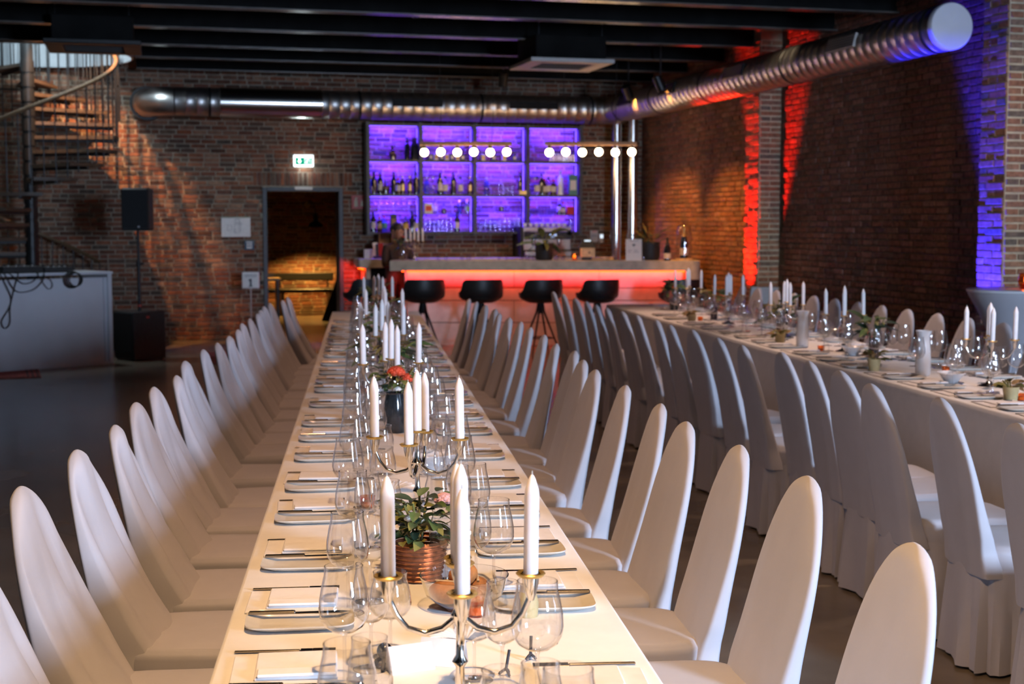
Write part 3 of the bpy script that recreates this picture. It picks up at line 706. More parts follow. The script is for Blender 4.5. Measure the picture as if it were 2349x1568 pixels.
# bottles
def bottle_parts(h, r, kind, body, lab, cap, shape='round'):
    if kind == 'wine': pr = [(0, 0), (r, 0), (r, .62 * h), (r * .9, .69 * h), (r * .42, .78 * h), (r * .38, .97 * h), (r * .42, .98 * h)]
    elif kind == 'spirit': pr = [(0, 0), (r, 0), (r, .60 * h), (r * .85, .66 * h), (r * .36, .73 * h), (r * .34, .90 * h), (r * .40, .90 * h)]
    elif kind == 'squat': pr = [(0, 0), (r, 0), (r * 1.05, .3 * h), (r, .5 * h), (r * .5, .62 * h), (r * .3, .7 * h), (r * .3, .9 * h)]
    else: pr = [(0, 0), (r, 0), (r, .78 * h), (r * .5, .86 * h), (r * .45, .93 * h)]
    out = [('glass_body', MB().lathe(pr, 14).mesh('glass_body', body, True))]
    if lab: out.append(('paper_label', MB().lathe([(r * 1.02, .18 * h), (r * 1.02, .5 * h)], 14, None, False, False).mesh('paper_label', lab, True)))
    zt = pr[-1][1]
    if cap: out.append(('cap', MB().lathe([(r * .42, zt - .10 * h), (r * .44, zt - .10 * h), (r * .44, zt + .03 * h), (0, zt + .03 * h)], 12, None, False, False).mesh('cap', cap, True)))
    return out
BK = {
 'dark wine bottle': bottle_parts(.31, .038, 'wine', 'dark_bottle', None, 'black_plastic'),
 'dark bottle with cream label': bottle_parts(.30, .04, 'wine', 'dark_bottle', 'label_cream', 'black_plastic'),
 'small dark round bottle': bottle_parts(.20, .045, 'squat', 'brown_bottle', 'dried_brown', 'black_plastic'),
 'brown bottle with yellow label': bottle_parts(.25, .045, 'spirit', 'brown_bottle', 'label_yellow', 'black_plastic'),
 'brown bottle with gold neck': bottle_parts(.28, .035, 'spirit', 'brown_bottle', 'gold_foil', 'gold_foil'),
 'clear glass spirit bottle': bottle_parts(.27, .038, 'spirit', 'shelf_glass', None, 'ac_white'),
 'clear bottle with pale label': bottle_parts(.28, .042, 'spirit', 'shelf_glass', 'label_cream', 'black_plastic'),
 'blue glass bottle': bottle_parts(.27, .04, 'spirit', 'blue_glass', None, 'ac_white'),
 'bottle with round teal label': bottle_parts(.26, .048, 'spirit', 'blue_glass', 'label_teal', 'carton_red'),
 'tall frosted white bottle': bottle_parts(.38, .042, 'spirit', 'white_ceramic', None, 'ac_white'),
 'bottle with yellow green label': bottle_parts(.27, .05, 'tall', 'shelf_glass', 'label_green', 'label_yellow'),
 'brown bottle with red cap': bottle_parts(.25, .04, 'spirit', 'brown_bottle', 'label_cream', 'carton_red'),
}
def tumbler_me(h, r0, r1): return MB().lathe([(0, 0.004), (r0, 0.0), (r1, h), (r1 - 0.002, h), (r0 - 0.003, 0.008)], 14, None, False, False).mesh('drinking_glass', 'shelf_glass', True)
GL = {'tumbler': tumbler_me(.085, .032, .036), 'highball glass': tumbler_me(.15, .028, .032), 'carafe glass': tumbler_me(.20, .04, .034)}
stem_me = MB().lathe([(0.0, 0), (0.032, 0.002), (0.004, 0.008), (0.0035, 0.075), (0.02, 0.09), (0.034, 0.12), (0.032, 0.165)], 14, None, False, False).mesh('stem_glass', 'shelf_glass', True)
GL['stemmed glass'] = stem_me
bay = ['first', 'second', 'third', 'fourth']; level = ['bottom', 'middle', 'top']
def px2x(px): return 2.94 + (px - 845) / (1331 - 845) * (6.06 - 2.94)
items = [
 # (pixel column, shelf z, kind, y offset)
 (900, 2, 'small dark round bottle'), (933, 2, 'dark wine bottle'), (953, 2, 'dark wine bottle'), (947, 2, 'dark wine bottle'),
 (853, 1, 'blue glass bottle'), (859, 1, 'dark wine bottle'), (873, 1, 'dark bottle with cream label'), (884, 1, 'small dark round bottle'), (903, 1, 'dark wine bottle'), (912, 1, 'brown bottle with red cap'), (923, 1, 'brown bottle with gold neck'), (938, 1, 'brown bottle with gold neck'), (952, 1, 'dark wine bottle'), (960, 1, 'blue glass bottle'),
 (976, 1, 'blue glass bottle'), (990, 1, 'clear glass spirit bottle'), (1006, 1, 'dark bottle with cream label'), (1019, 1, 'clear bottle with pale label'), (1036, 1, 'dark wine bottle'), (1053, 1, 'clear bottle with pale label'), (1075, 1, 'brown bottle with gold neck'),
 (1113, 1, 'blue glass bottle'), (1191, 1, 'dark wine bottle'),
 (1224, 1, 'clear glass spirit bottle'), (1230, 1, 'clear bottle with pale label'), (1246, 1, 'brown bottle with red cap'), (1256, 1, 'clear bottle with pale label'), (1268, 1, 'brown bottle with red cap'), (1284, 1, 'tall frosted white bottle'), (1240, 1, 'dark wine bottle'),
 (857, 0, 'dark bottle with cream label'), (871, 0, 'brown bottle with red cap'), (881, 0, 'bottle with round teal label'), (916, 0, 'clear bottle with pale label'), (929, 0, 'brown bottle with yellow label'), (943, 0, 'dark wine bottle'), (953, 0, 'clear bottle with pale label'),
 (1044, 0, 'dark bottle with cream label'),
 (997, 's1', 'clear bottle with pale label'), (1016, 's1', 'small dark round bottle'), (1053, 's1', 'blue glass bottle'), (1070, 's1', 'bottle with yellow green label'), (1148, 's2', 'small dark round bottle'), (1284, 's3', 'dark bottle with cream label'), (1294, 's3', 'brown bottle with red cap'),
]
cnt = {}
for px, lv, kind in items:
    x = px2x(px); col_ = min(3, max(0, sum(x > q for q in SX[1:4])))
    if isinstance(lv, int): z = SZ[lv] + 0.0125; lname = level[lv]
    else: z = SUB[int(lv[1])] + 0.0005; lname = 'inner'
    key = (kind, col_, lname); cnt[key] = cnt.get(key, 0) + 1
    lab = f'{kind}, {ORD[cnt[key]-1]} of its kind from left, {lname} level, {bay[col_]} violet bay'
    if kind in ('dark bottle with cream label',) and not isinstance(lv, int): lab = f'{kind} on {lname} level of {bay[col_]} violet bay'
    s = 0.78 if not isinstance(lv, int) else 1.0
    t = thing('bottle', lab, 'bottle', (x, SY0 + 0.045 + (0.03 if px % 2 else 0.0) + (0.06 if not isinstance(lv, int) else 0), z), 0, 'bottles on the violet shelf')
    spawn(BK[kind], t)
    if s != 1.0: t.scale = (s, s, s)
    # a short bottle in the low inner bays
    if lv == 0: t.scale = (0.92, 0.92, 0.92)
gls = []
for k in range(9): gls.append((851 + k * 12.6, 's0', 'stemmed glass'))
for k in range(5): gls.append((1014 + k * 11.0, 1, 'tumbler'))
for k in range(6): gls.append((1123 + k * 10.5, 1, 'highball glass' if k > 1 else 'tumbler'))
for k in range(10): gls.append((1098 + k * 10.6, 's2', 'tumbler') if k != 5 else (1098 + k * 10.6 + 4, 's2', 'tumbler'))
for k in range(7): gls.append((975 + k * 9.6, 0, 'carafe glass'))
for k in range(3): gls.append((1059 + k * 10, 0, 'stemmed glass'))
for k in range(10): gls.append((1100 + k * 11.0, 0, 'carafe glass'))
for k in range(9): gls.append((1220 + k * 7.2, 's3', 'tumbler'))
for k in range(6): gls.append((1220 + k * 18.0, 0, 'carafe glass' if k % 2 else 'highball glass'))
for k in range(10): gls.append((1263 + k * 6.2, 2, 'highball glass'))
cnt = {}
for px, lv, kind in gls:
    x = px2x(px); col_ = min(3, max(0, sum(x > q for q in SX[1:4])))
    z = SZ[lv] + 0.0125 if isinstance(lv, int) else SUB[int(lv[1])] + 0.0005
    lname = level[lv] if isinstance(lv, int) else 'inner'
    key = (kind, col_, lname); cnt[key] = cnt.get(key, 0) + 1
    o = single('drinking_glass', GL[kind], f'clear {kind}, {ORD[cnt[key]-1]} from left on {lname} level of {bay[col_]} violet bay', 'glass', (x, SY0 + (0.15 if lv == 1 and col_ == 2 else 0.10), z), 0, 'glasses on the violet shelf')
    if kind == 'carafe glass': o.scale = (0.85, 0.85, 0.95)
def carton(px, lv, w, h, mat, label, extra=None):
    x = px2x(px); z = SZ[lv] + 0.0125 if isinstance(lv, int) else SUB[int(lv[1])] + 0.0005
    m = MB(); m.mat(mat); m.bbox(-w / 2, w / 2, -0.035, 0.035, 0, h, 0.003)
    if extra:
        m.mat(extra); m.box(-w * .36, w * .36, -0.0365, -0.035, h * .25, h * .75)
    single('carton', m.mesh('carton'), label, 'box', (x, SY0 + (0.05 if isinstance(lv, int) else 0.11), z), 0, 'gift cartons on the violet shelf')
carton(901, 0, .085, .25, 'carton_dark', 'dark bottle carton with brown lettering band on bottom level', 'dried_brown')
carton(981, 's1', .12, .15, 'carton_white', 'white carton with red pictures on inner level of second violet bay', 'flower_red')
carton(1196, 1, .13, .065, 'pale_wood', 'low tan box at right of middle level in third violet bay', 'gold_foil')
carton(1313, 1, .125, .29, 'carton_teal', 'tall teal carton with white label at right of middle level', 'carton_white')
carton(1310, 's3', .10, .12, 'carton_red', 'red carton on inner level of fourth violet bay')
for k in range(11):
    px = 985 + k * 12 if k < 7 else 1104 + (k - 7) * 24
    carton(px, 2, .055, .085, 'carton_white' if k % 2 else 'blue_plate', f'small {"white" if k % 2 else "dark"} jar carton, {ORD[k]} from left in the top level row', 'label_yellow' if k % 2 else 'carton_white')

# ------------------------------------------------------------------ plants
leaf_me = {}
def leaf(mat, L=0.12, w=0.035, bend=0.35):
    key = (mat, L, w)
    if key in leaf_me: return leaf_me[key]
    m = MB(); n = 6
    pts = []
    for i in range(n + 1):
        s = i / n; ww = w * math.sin(PI * min(1, s * 0.92 + 0.06)) ** 0.8 * (1 - 0.3 * s); z = -bend * L * s * s
        pts.append(((s * L, -ww, z + 0.15 * ww), (s * L, 0, z - 0.001), (s * L, ww, z + 0.15 * ww)))
    v = [p for r in pts for p in r]; f = []
    for i in range(n): f += [(3 * i, 3 * i + 3, 3 * i + 4, 3 * i + 1), (3 * i + 1, 3 * i + 4, 3 * i + 5, 3 * i + 2)]
    m.add(v, f); leaf_me[key] = m.mesh('leaf', mat, True); return leaf_me[key]
head_me = {}
def flower_head(mat, r):
    key = (mat, r)
    if key in head_me: return head_me[key]
    m = MB(); rn = random.Random(5)
    for ring in range(4):
        for k in range(7):
            a = 2 * PI * k / 7 + ring * 0.5; t_ = 0.25 + ring * 0.32
            c = (r * 0.6 * math.sin(t_) * math.cos(a), r * 0.6 * math.sin(t_) * math.sin(a), r * 0.55 * math.cos(t_))
            m.sphere(c, r * 0.34, 7, 4, (1, 1, 0.8))
    head_me[key] = m.mesh('flower_head', mat, True); return head_me[key]
vase_me = {}
def vase(kind):
    if kind in vase_me: return vase_me[kind]
    if kind == 'glass': m = MB().lathe([(0, .004), (.035, 0), (.05, .02), (.055, .09), (.045, .15), (.055, .18)], 20, None, False, False).mesh('vase', 'clear_glass', True)
    elif kind == 'dark': m = MB().lathe([(0, 0), (.038, 0), (.05, .05), (.045, .12), (.036, .16), (.04, .165), (.034, .155)], 20, None, False, False).mesh('vase', 'dark_vase', True)
    elif kind == 'plum': m = MB().lathe([(0, 0), (.03, 0), (.033, .02), (.033, .13), (.03, .13)], 18, None, False, False).mesh('vase', 'plum_glass', True)
    elif kind == 'basket':
        q = MB()
        for k in range(9): q.lathe([(.050 + .0022 * k, k * .011), (.056 + .0022 * k, k * .011 + .0055), (.050 + .0022 * k, k * .011 + .011)], 22, None, k == 0, False)
        m = q.mesh('vase', 'copper', True)
    elif kind == 'cream': m = MB().lathe([(0, 0), (.03, 0), (.04, .07), (.037, .07), (.03, .06), (0, .06)], 18, None, False, False).mesh('vase', 'cream_pot', True)
    elif kind == 'black': m = MB().lathe([(0, 0), (.10, 0), (.115, .03), (.12, .22), (.11, .22), (.105, .19), (0, .19)], 24, None, False, False).mesh('vase', 'black_plastic', True)
    elif kind == 'blackbig': m = MB().lathe([(0, 0), (.12, 0), (.14, .06), (.135, .24), (.12, .24), (.115, .21), (0, .21)], 24, None, False, False).mesh('vase', 'black_plastic', True)
    vase_me[kind] = m; return m
VH = {'glass': .17, 'dark': .15, 'plum': .125, 'basket': .095, 'cream': .06, 'black': .19, 'blackbig': .21}
def bouquet(loc, vk, label, seed, nleaf=26, spread=0.13, height=0.16, leaves=(('leaf_green', .10, .026), ('leaf_olive', .09, .02), ('leaf_dark', .11, .03)), heads=(), name='flower_arrangement', cat='flowers', group=None, up=0.4, extra=0):
    rn = random.Random(seed)
    t = thing(name, label, cat, loc, 0, group); obj('vase', vase(vk), t)
    z0 = VH[vk]
    for k in range(5):
        a = rn.random() * 2 * PI; obj('stem', MB().tube([(0, 0, 0.02), (0.25 * spread * math.cos(a), 0.25 * spread * math.sin(a), z0 + height * 0.35), (0.55 * spread * math.cos(a), 0.55 * spread * math.sin(a), z0 + height * 0.8)], 0.003, 5).mesh('stem', 'leaf_olive', True), t)
    for k in range(nleaf):
        mt, L_, w_ = leaves[k % len(leaves)]; a = rn.random() * 2 * PI; rr = spread * 0.55 * math.sqrt(rn.random()); z = z0 + height * rn.random() * 0.85
        s = rn.uniform(0.75, 1.25); el = rn.uniform(-0.25, 1.0) * up * 2
        obj('leaf', leaf(mt, L_, w_), t, (rr * math.cos(a), rr * math.sin(a), z), (rn.uniform(-.5, .5), -el, a + rn.uniform(-.6, .6)), (s, s, s))
    for (mt, r_, dx, dy, dz) in heads: obj('flower_head', flower_head(mt, r_), t, (dx, dy, z0 + dz))
    return t

# ------------------------------------------------------------------ things on the bar
def candelabra_parts():
    base = MB().lathe([(0, 0), (.058, 0), (.058, .006), (.045, .012), (.02, .02), (.012, .032), (.017, .045), (.009, .055)], 24).mesh('base', 'silver', True)
    stem = MB().lathe([(.009, .055), (.0075, .09), (.014, .10), (.0075, .112), (.0065, .16), (.013, .172), (.016, .182), (.008, .195), (.008, .235), (.012, .245)], 18).mesh('stem', 'silver', True)
    arm = MB().tube([(.006, 0, .178), (.03, 0, .158), (.06, 0, .150), (.09, 0, .160), (.108, 0, .182), (.118, 0, .205), (.122, 0, .218)], [.005, .0055, .0055, .005, .005, .005, .006], 10).mesh('arm', 'silver', True)
    cup = MB().lathe([(0, -.03), (.006, -.03), (.010, -.018), (.014, 0), (.0155, .018), (.015, .018), (.0135, .004), (0, .004)], 18, None, False, False).mesh('candle_cup', 'silver', True)
    pan = MB().lathe([(.014, .014), (.022, .012), (.026, .017), (.0245, .0185), (.018, .0155)], 20, None, False, False).mesh('drip_pan', 'gold_foil', True)  # gold colour stands in for the reflected ring on the silver
    return base, stem, arm, cup, pan
cb_base, cb_stem, cb_arm, cb_cup, cb_pan = candelabra_parts()
candle_body = MB().lathe([(.0122, 0), (.0128, .005), (.0128, .150), (.0118, .158), (.006, .176), (.0028, .182), (0, .184)], 18).mesh('candle_body', 'candle_wax', True)
wick_me = MB().lathe([(.0012, .182), (.001, .190)], 5).mesh('wick', 'wick')
CPOS = ['right', 'rear', 'left', 'front']
def candelabra(loc, rz, where):
    t = thing('candelabra', f'silver five-arm candelabra {where}', 'candelabra', loc, rz, 'silver candelabras')
    obj('base', cb_base, t); obj('stem', cb_stem, t)
    tops = [(0, 0, .26, 'centre')]
    o = obj('candle_cup', cb_cup, t, (0, 0, .255)); obj('drip_pan', cb_pan, o)
    for k in range(4):
        a = k * PI / 2; ar = obj('arm', cb_arm, t, (0, 0, 0), (0, 0, a)); obj('candle_cup', cb_cup, ar, (.122, 0, .235)); obj('drip_pan', cb_pan, ar, (.122, 0, .235))
        tops.append((.122 * math.cos(a), .122 * math.sin(a), .24, CPOS[k]))
    c, s = math.cos(rz), math.sin(rz)
    for x, y, z, nm in tops:
        ti = thing('candle', f'unlit white candle, {nm} arm of candelabra {where}' if nm != 'centre' else f'unlit white candle, raised centre of candelabra {where}', 'candle', (loc[0] + c * x - s * y, loc[1] + s * x + c * y, loc[2] + z), random.random(), 'white candles')
        obj('candle_body', candle_body, ti); obj('wick', wick_me, ti)
        ti.rotation_euler = (random.uniform(-.015, .015), random.uniform(-.015, .015), 0)
BZ = 1.131
candelabra((*bp(0.30, 0.30)[:2], BZ), BRZ + 0.5, 'on the bar counter')
bouquet((*bp(0.14, 0.40)[:2], BZ), 'glass', 'bouquet with an orange flower at the left end of bar counter', 11, 26, .16, .15, heads=(('flower_red', .04, 0, -.03, .12), ('flower_white', .025, .05, -.03, .08)))
bouquet((*bp(2.02, 0.36)[:2], BZ), 'black', 'bright green leafy plant in black pot on the bar counter', 12, 22, .20, .20, leaves=(('leaf_olive', .20, .045), ('leaf_green', .22, .05)), name='potted_plant', cat='plant', up=0.55)
bouquet((*bp(3.42, 0.38)[:2], BZ), 'blackbig', 'dark bushy plant in round black pot near right end of bar', 13, 60, .26, .20, leaves=(('leaf_dark', .17, .014), ('leaf_olive', .19, .012), ('leaf_dark', .2, .013)), name='potted_plant', cat='plant', up=0.55)
def wine(loc, label, big=False):
    t = thing('bottle', label, 'bottle', loc, 0, 'wine bottles on the bar')
    r = .052 if big else .045; h = .42 if big else .30
    obj('glass_body', MB().lathe([(0, 0), (r, 0), (r, .48 * h), (r * .8, .6 * h), (r * .34, .76 * h), (r * .32, .97 * h), (r * .38, .985 * h)], 20).mesh('glass_body', 'dark_bottle', True), t)
    obj('paper_label', MB().lathe([(r * 1.02, .10 * h), (r * 1.02, .32 * h)], 20, None, False, False).mesh('paper_label', 'label_cream', True), t)
    obj('foil', MB().lathe([(r * .62, .69 * h), (r * .37, .77 * h), (r * .36, .97 * h), (r * .42, h), (0, h)], 18, None, False, False).mesh('foil', 'gold_foil' if big else 'black_plastic', True), t)
wine((*bp(3.63, 0.12)[:2], BZ), 'dark wine bottle with cream label standing on the bar counter')
wine((*bp(3.87, 0.30)[:2], BZ + .026), 'large champagne bottle with gold neck under glass dome on bar', True)
t = thing('glass_dome', 'clear glass bell jar on wooden base covering the champagne bottle', 'glass dome', (*bp(3.87, 0.30)[:2], BZ))
obj('base', MB().lathe([(0, 0), (.115, 0), (.115, .022), (.105, .025), (0, .025)], 28).mesh('base', 'pale_wood', True), t)
obj('dome', MB().lathe([(.10, .026), (.10, .36), (.092, .42), (.07, .465), (.035, .49), (0, .497)], 28, None, False, False).mesh('dome', 'clear_glass', True), t)
t = thing('menu_card', 'white menu card with small dark emblem standing on the bar counter', 'card', (*bp(3.19, 0.10)[:2], BZ), BRZ)
obj('card', MB().bbox(-.105, .105, -.003, .003, 0, .28, .001, Matrix.Rotation(R(-6), 4, 'X')).mesh('card', 'paper'), t)
em = MB(); Rm = Matrix.Rotation(R(-6), 4, 'X')
em.add([Rm @ Vector(p) for p in ((-.024, -.0045, .20), (.024, -.0045, .20), (.018, -.0045, .212), (0, -.0045, .217), (-.018, -.0045, .212), (0, -.0045, .178), (-.009, -.0045, .198), (.009, -.0045, .198))], [(0, 1, 2, 3, 4), (6, 5, 7)])
obj('emblem', em.mesh('emblem', 'ink'), t)
tx = MB()
for z, a, b in ((.255, -.055, .055), (.132, -.08, -.025), (.132, .0, .05), (.108, -.08, -.035), (.108, -.005, .06)): tx.box(a, b, -.0045, -.0035, z, z + .006, Rm)
obj('print', tx.mesh('print', 'ink_grey'), t)
# tea light in amber glass
t = thing('tea_light', 'glowing orange tea light glass beside the card terminal on bar', 'candle', (*bp(2.42, 0.30)[:2], BZ))
obj('glass', MB().lathe([(0, .003), (.032, 0), (.045, .05), (.04, .085), (.036, .085)], 18, None, False, False).mesh('glass', 'amber_glass', True), t)
obj('wax', MB().lathe([(0, .006), (.03, .006), (.034, .03), (0, .03)], 16, None, False, False).mesh('wax', 'candle_wax', True), t)
obj('flame', MB().lathe([(0, .03), (.010, .042), (.007, .058), (0, .072)], 10).mesh('flame', 'flame_orange', True), t)
light('tea_glow', 'POINT', (0, 0, .055), 1.2, (1, .42, .1), t, shadow_soft_size=.02)
# till
t = thing('till_terminal', 'black and cream till terminal with lit screen on the bar', 'till', (*bp(2.60, 0.38)[:2], BZ), BRZ)
obj('body', MB().bbox(-.095, .095, -.06, .12, .04, .165, .006).mesh('body', 'pale_wood'), t)
obj('foot', MB().bbox(-.08, .05, -.05, .10, 0, .04, .004).mesh('foot', 'black_plastic'), t)
hd = MB(); hd.add([(-.12, -.06, .165), (.11, -.06, .165), (.11, .12, .165), (-.12, .12, .165), (-.08, -.01, .265), (.055, -.01, .265), (.055, .10, .265), (-.08, .10, .265)], [(0, 1, 5, 4), (1, 2, 6, 5), (2, 3, 7, 6), (3, 0, 4, 7), (4, 5, 6, 7)])
obj('hood', hd.mesh('hood', 'black_plastic'), t)
obj('screen', MB().add([(-.045, -.022, .246), (.042, -.022, .246), (.036, -.013, .266), (-.045, -.013, .266)], [(0, 1, 2, 3)]).mesh('screen', 'screen_pale'), t)
obj('badge', MB().lathe([(0, 0), (.012, 0)], 14, Matrix.Translation((.02, -.0615, .10)) @ Matrix.Rotation(PI / 2, 4, 'X'), False, False).mesh('badge', 'ink'), t)
# espresso machine on the back counter
t = thing('espresso_machine', 'chrome and black espresso machine with cups on top behind the potted plant', 'coffee machine', (5.50, 19.55, BZ), 0)
obj('body', MB().bbox(-.36, .36, -.16, .26, .10, .44, .012).mesh('body', 'machine_steel'), t)
obj('front_panel', MB().bbox(-.34, .37, -.20, -.155, .26, .37, .008).mesh('front_panel', 'black_plastic'), t)
obj('side_panel', MB().bbox(-.40, -.362, -.18, .27, 0, .44, .006).mesh('side_panel', 'black_plastic'), t)
obj('drip_tray', MB().bbox(-.35, .35, -.22, .0, .02, .09, .006).mesh('drip_tray', 'machine_steel'), t)
obj('display', MB().box(.03, .13, -.2025, -.2005, .285, .335).mesh('display', 'screen_blue'), t)
for x in (-.2, .18): obj('group_head', MB().lathe([(.032, .17), (.036, .20), (.036, .26)], 16, Matrix.Translation((x, -.15, 0))).mesh('group_head', 'pipe_steel', True), t)
obj('gauge', MB().lathe([(.0, 0), (.028, 0), (.034, .008), (.034, .02)], 18, Matrix.Translation((.32, -.20, .35)) @ Matrix.Rotation(PI / 2, 4, 'X'), False, False).mesh('gauge', 'black_metal', True), t)
for x in (-.3, .3): obj('foot', MB().lathe([(.02, 0), (.02, .10)], 10).mesh('foot', 'black_plastic'), t, (x, .0, 0))
cupm = MB().lathe([(0, .002), (.022, 0), (.036, .05), (.033, .05), (.02, .006)], 14, None, False, False).mesh('coffee_cup', 'white_ceramic', True)
for k in range(8):
    single('coffee_cup', cupm, f'white coffee cup on the espresso machine, {ORD[k]} from left', 'cup', (5.20 + k * .085, 19.50, BZ + .441), 0, 'cups on the espresso machine')
# glasses along the counter
for k, (x, y, s) in enumerate(((.62, .3, .7), (.72, .25, .6), (.93, .35, .8), (1.02, .3, 1.0), (1.42, .25, .55), (1.52, .3, .6), (1.72, .25, .8), (1.80, .33, 1.0), (1.88, .25, .9), (2.18, .26, 1.0), (2.27, .3, .8), (2.86, .22, .8), (3.33, .2, .6))):
    o = single('drinking_glass', GL['tumbler'], f'small clear tumbler on the bar top, {ORD[k]} from the left end', 'glass', (*bp(x, y)[:2], BZ), 0, 'tumblers on the bar counter'); o.scale = (s, s, s)
# leaflets, magazine holder, wooden boxes at the left end of the back counter
for k in range(6): single('leaflet', MB().bbox(-.008, .008, -.05, .05, 0, .125, .001).mesh('leaflet', 'paper'), f'upright white leaflet in a row at the counter end, {ORD[k]} from left', 'leaflet', (2.86 + k * .021, 19.42, BZ), 0, 'leaflets on the back counter')
t = thing('leaflet_rack', 'dark rack with upright printed brochures on the back counter', 'rack', (3.09, 19.42, BZ))
obj('tray', MB().bbox(-.10, .10, -.06, .06, 0, .03, .003).mesh('tray', 'black_plastic'), t)
for k, (mt, h) in enumerate((('paper', .19), ('blue_plate', .17), ('carton_red', .18), ('paper', .17), ('carton_white', .13))): obj('brochure', MB().bbox(-.035, .035, -.003, .003, 0, h, .001).mesh('brochure', mt), t, (-.075 + k * .038, -.01, .03), (R(-8), 0, R(12 - 6 * k)))
t = thing('wooden_crate', 'pale wooden crate turned on its side at the back counter', 'crate', (3.18, 19.62, BZ))
for a in ((-.10, -.085), (.085, .10)): obj('side', MB().bbox(a[0], a[1], -.09, .09, 0, .36, .003).mesh('side', 'warm_wood'), t)
obj('board', MB().bbox(-.085, .085, -.09, .09, .0, .012, .002).mesh('board', 'pale_wood'), t); obj('board', MB().bbox(-.085, .085, -.09, .09, .19, .202, .002).mesh('board', 'pale_wood'), t); obj('board', MB().bbox(-.085, .085, .078, .09, .205, .35, .002).mesh('board', 'pale_wood'), t)
# bartender
def person():
    pts = {'pelvis': ((0, 0, .92), .145), 'spine': ((0, .0, 1.08), .13), 'chest': ((.0, -.02, 1.24), .15), 'neck0': ((.0, -.03, 1.355), .065), 'neck': ((.0, -.045, 1.42), .052), 'head': ((.0, -.06, 1.50), .082), 'crown': ((.0, -.055, 1.575), .07),
           'hipL': ((.09, 0, .86), .095), 'kneeL': ((.10, -.02, .48), .062), 'ankL': ((.10, .02, .09), .042), 'toeL': ((.10, -.14, .045), .035), 'hipR': ((-.09, 0, .86), .095), 'kneeR': ((-.10, -.02, .48), .062), 'ankR': ((-.10, .02, .09), .042), 'toeR': ((-.10, -.14, .045), .035),
           'shL': ((.17, -.02, 1.29), .062), 'elL': ((.22, -.10, 1.04), .045), 'wrL': ((.14, -.30, 1.08), .03), 'haL': ((.12, -.37, 1.09), .03), 'shR': ((-.17, -.02, 1.29), .062), 'elR': ((-.23, -.08, 1.04), .045), 'wrR': ((-.12, -.28, 1.10), .03), 'haR': ((-.09, -.35, 1.11), .03)}
    edges = [('pelvis', 'spine'), ('spine', 'chest'), ('chest', 'neck0'), ('neck0', 'neck'), ('neck', 'head'), ('head', 'crown')]
    for s in 'LR':
        edges += [('pelvis', 'hip' + s), ('hip' + s, 'knee' + s), ('knee' + s, 'ank' + s), ('ank' + s, 'toe' + s), ('chest', 'sh' + s), ('sh' + s, 'el' + s), ('el' + s, 'wr' + s), ('wr' + s, 'ha' + s)]
        hx, hy, hz = pts['ha' + s][0]
        for k in range(5):
            d = (k - 2) * .014; fn = 'f%s%d' % (s, k); L_ = (.06, .075, .08, .075, .055)[k]
            if k == 0: pts[fn] = ((hx + (-.03 if s == 'L' else .03), hy - .02, hz - .01), .010)
            else: pts[fn] = ((hx + d, hy - L_ * .6, hz - .005), .009)
            pts[fn + 'b'] = ((pts[fn][0][0], pts[fn][0][1] - L_ * .35, pts[fn][0][2] - .022), .008)
            edges += [('ha' + s, fn), (fn, fn + 'b')]
    keys = list(pts); me = bpy.data.meshes.new('body_src'); me.from_pydata([pts[k][0] for k in keys], [(keys.index(a), keys.index(b)) for a, b in edges], [])
    o = bpy.data.objects.new('body_src', me); COL.objects.link(o)
    md = o.modifiers.new('s', 'SKIN'); md.use_smooth_shade = True
    for i, k in enumerate(keys):
        sv = me.skin_vertices[0].data[i]; sv.radius = (pts[k][1], pts[k][1]); sv.use_root = (k == 'pelvis')
    o.modifiers.new('d', 'SUBSURF').levels = 2
    dg = bpy.context.evaluated_depsgraph_get(); res = bpy.data.meshes.new_from_object(o.evaluated_get(dg)); bpy.data.objects.remove(o); bpy.data.meshes.remove(me)
    res.name = 'body'; res.materials.clear(); res.materials.append(MATS['skin']); res.materials.append(MATS['dark_shirt'])
    for p in res.polygons:
        c = p.center; p.use_smooth = True
        if c.z < 1.37 and not (c.y < -.24 and c.z > 1.0): p.material_index = 1
    return res
t = thing('person', 'person in dark top working behind the bar, head bowed, dark hair', 'person', (3.20, 18.78, 0), R(20))
obj('body', person(), t)
hair = MB()
def hairf(u, v):
    a = 2 * PI * u; th = v * PI * 0.62
    return (.088 * math.sin(th) * math.cos(a), -.045 + .098 * math.sin(th) * math.sin(a) + .02, 1.535 + .10 * math.cos(th))
hair.grid(hairf, 20, 8, True); obj('hair', hair.mesh('hair', 'dark_hair', True), t)
face = MB(); face.sphere((0, -.145, 1.505), .014, 8, 6, (.8, 1, 1.5)); obj('nose', face.mesh('nose', 'skin', True), t)
for sx in (-.032, .032): obj('eye', MB().sphere((sx, -.128, 1.53), .010, 8, 6).mesh('eye', 'ink', True), t)
obj('mouth', MB().bbox(-.022, .022, -.137, -.128, 1.463, 1.471, .002).mesh('mouth', 'flower_pink'), t)
for sx in (-.082, .082): obj('ear', MB().sphere((sx, -.055, 1.51), .02, 8, 6, (.4, .8, 1.3)).mesh('ear', 'skin', True), t)

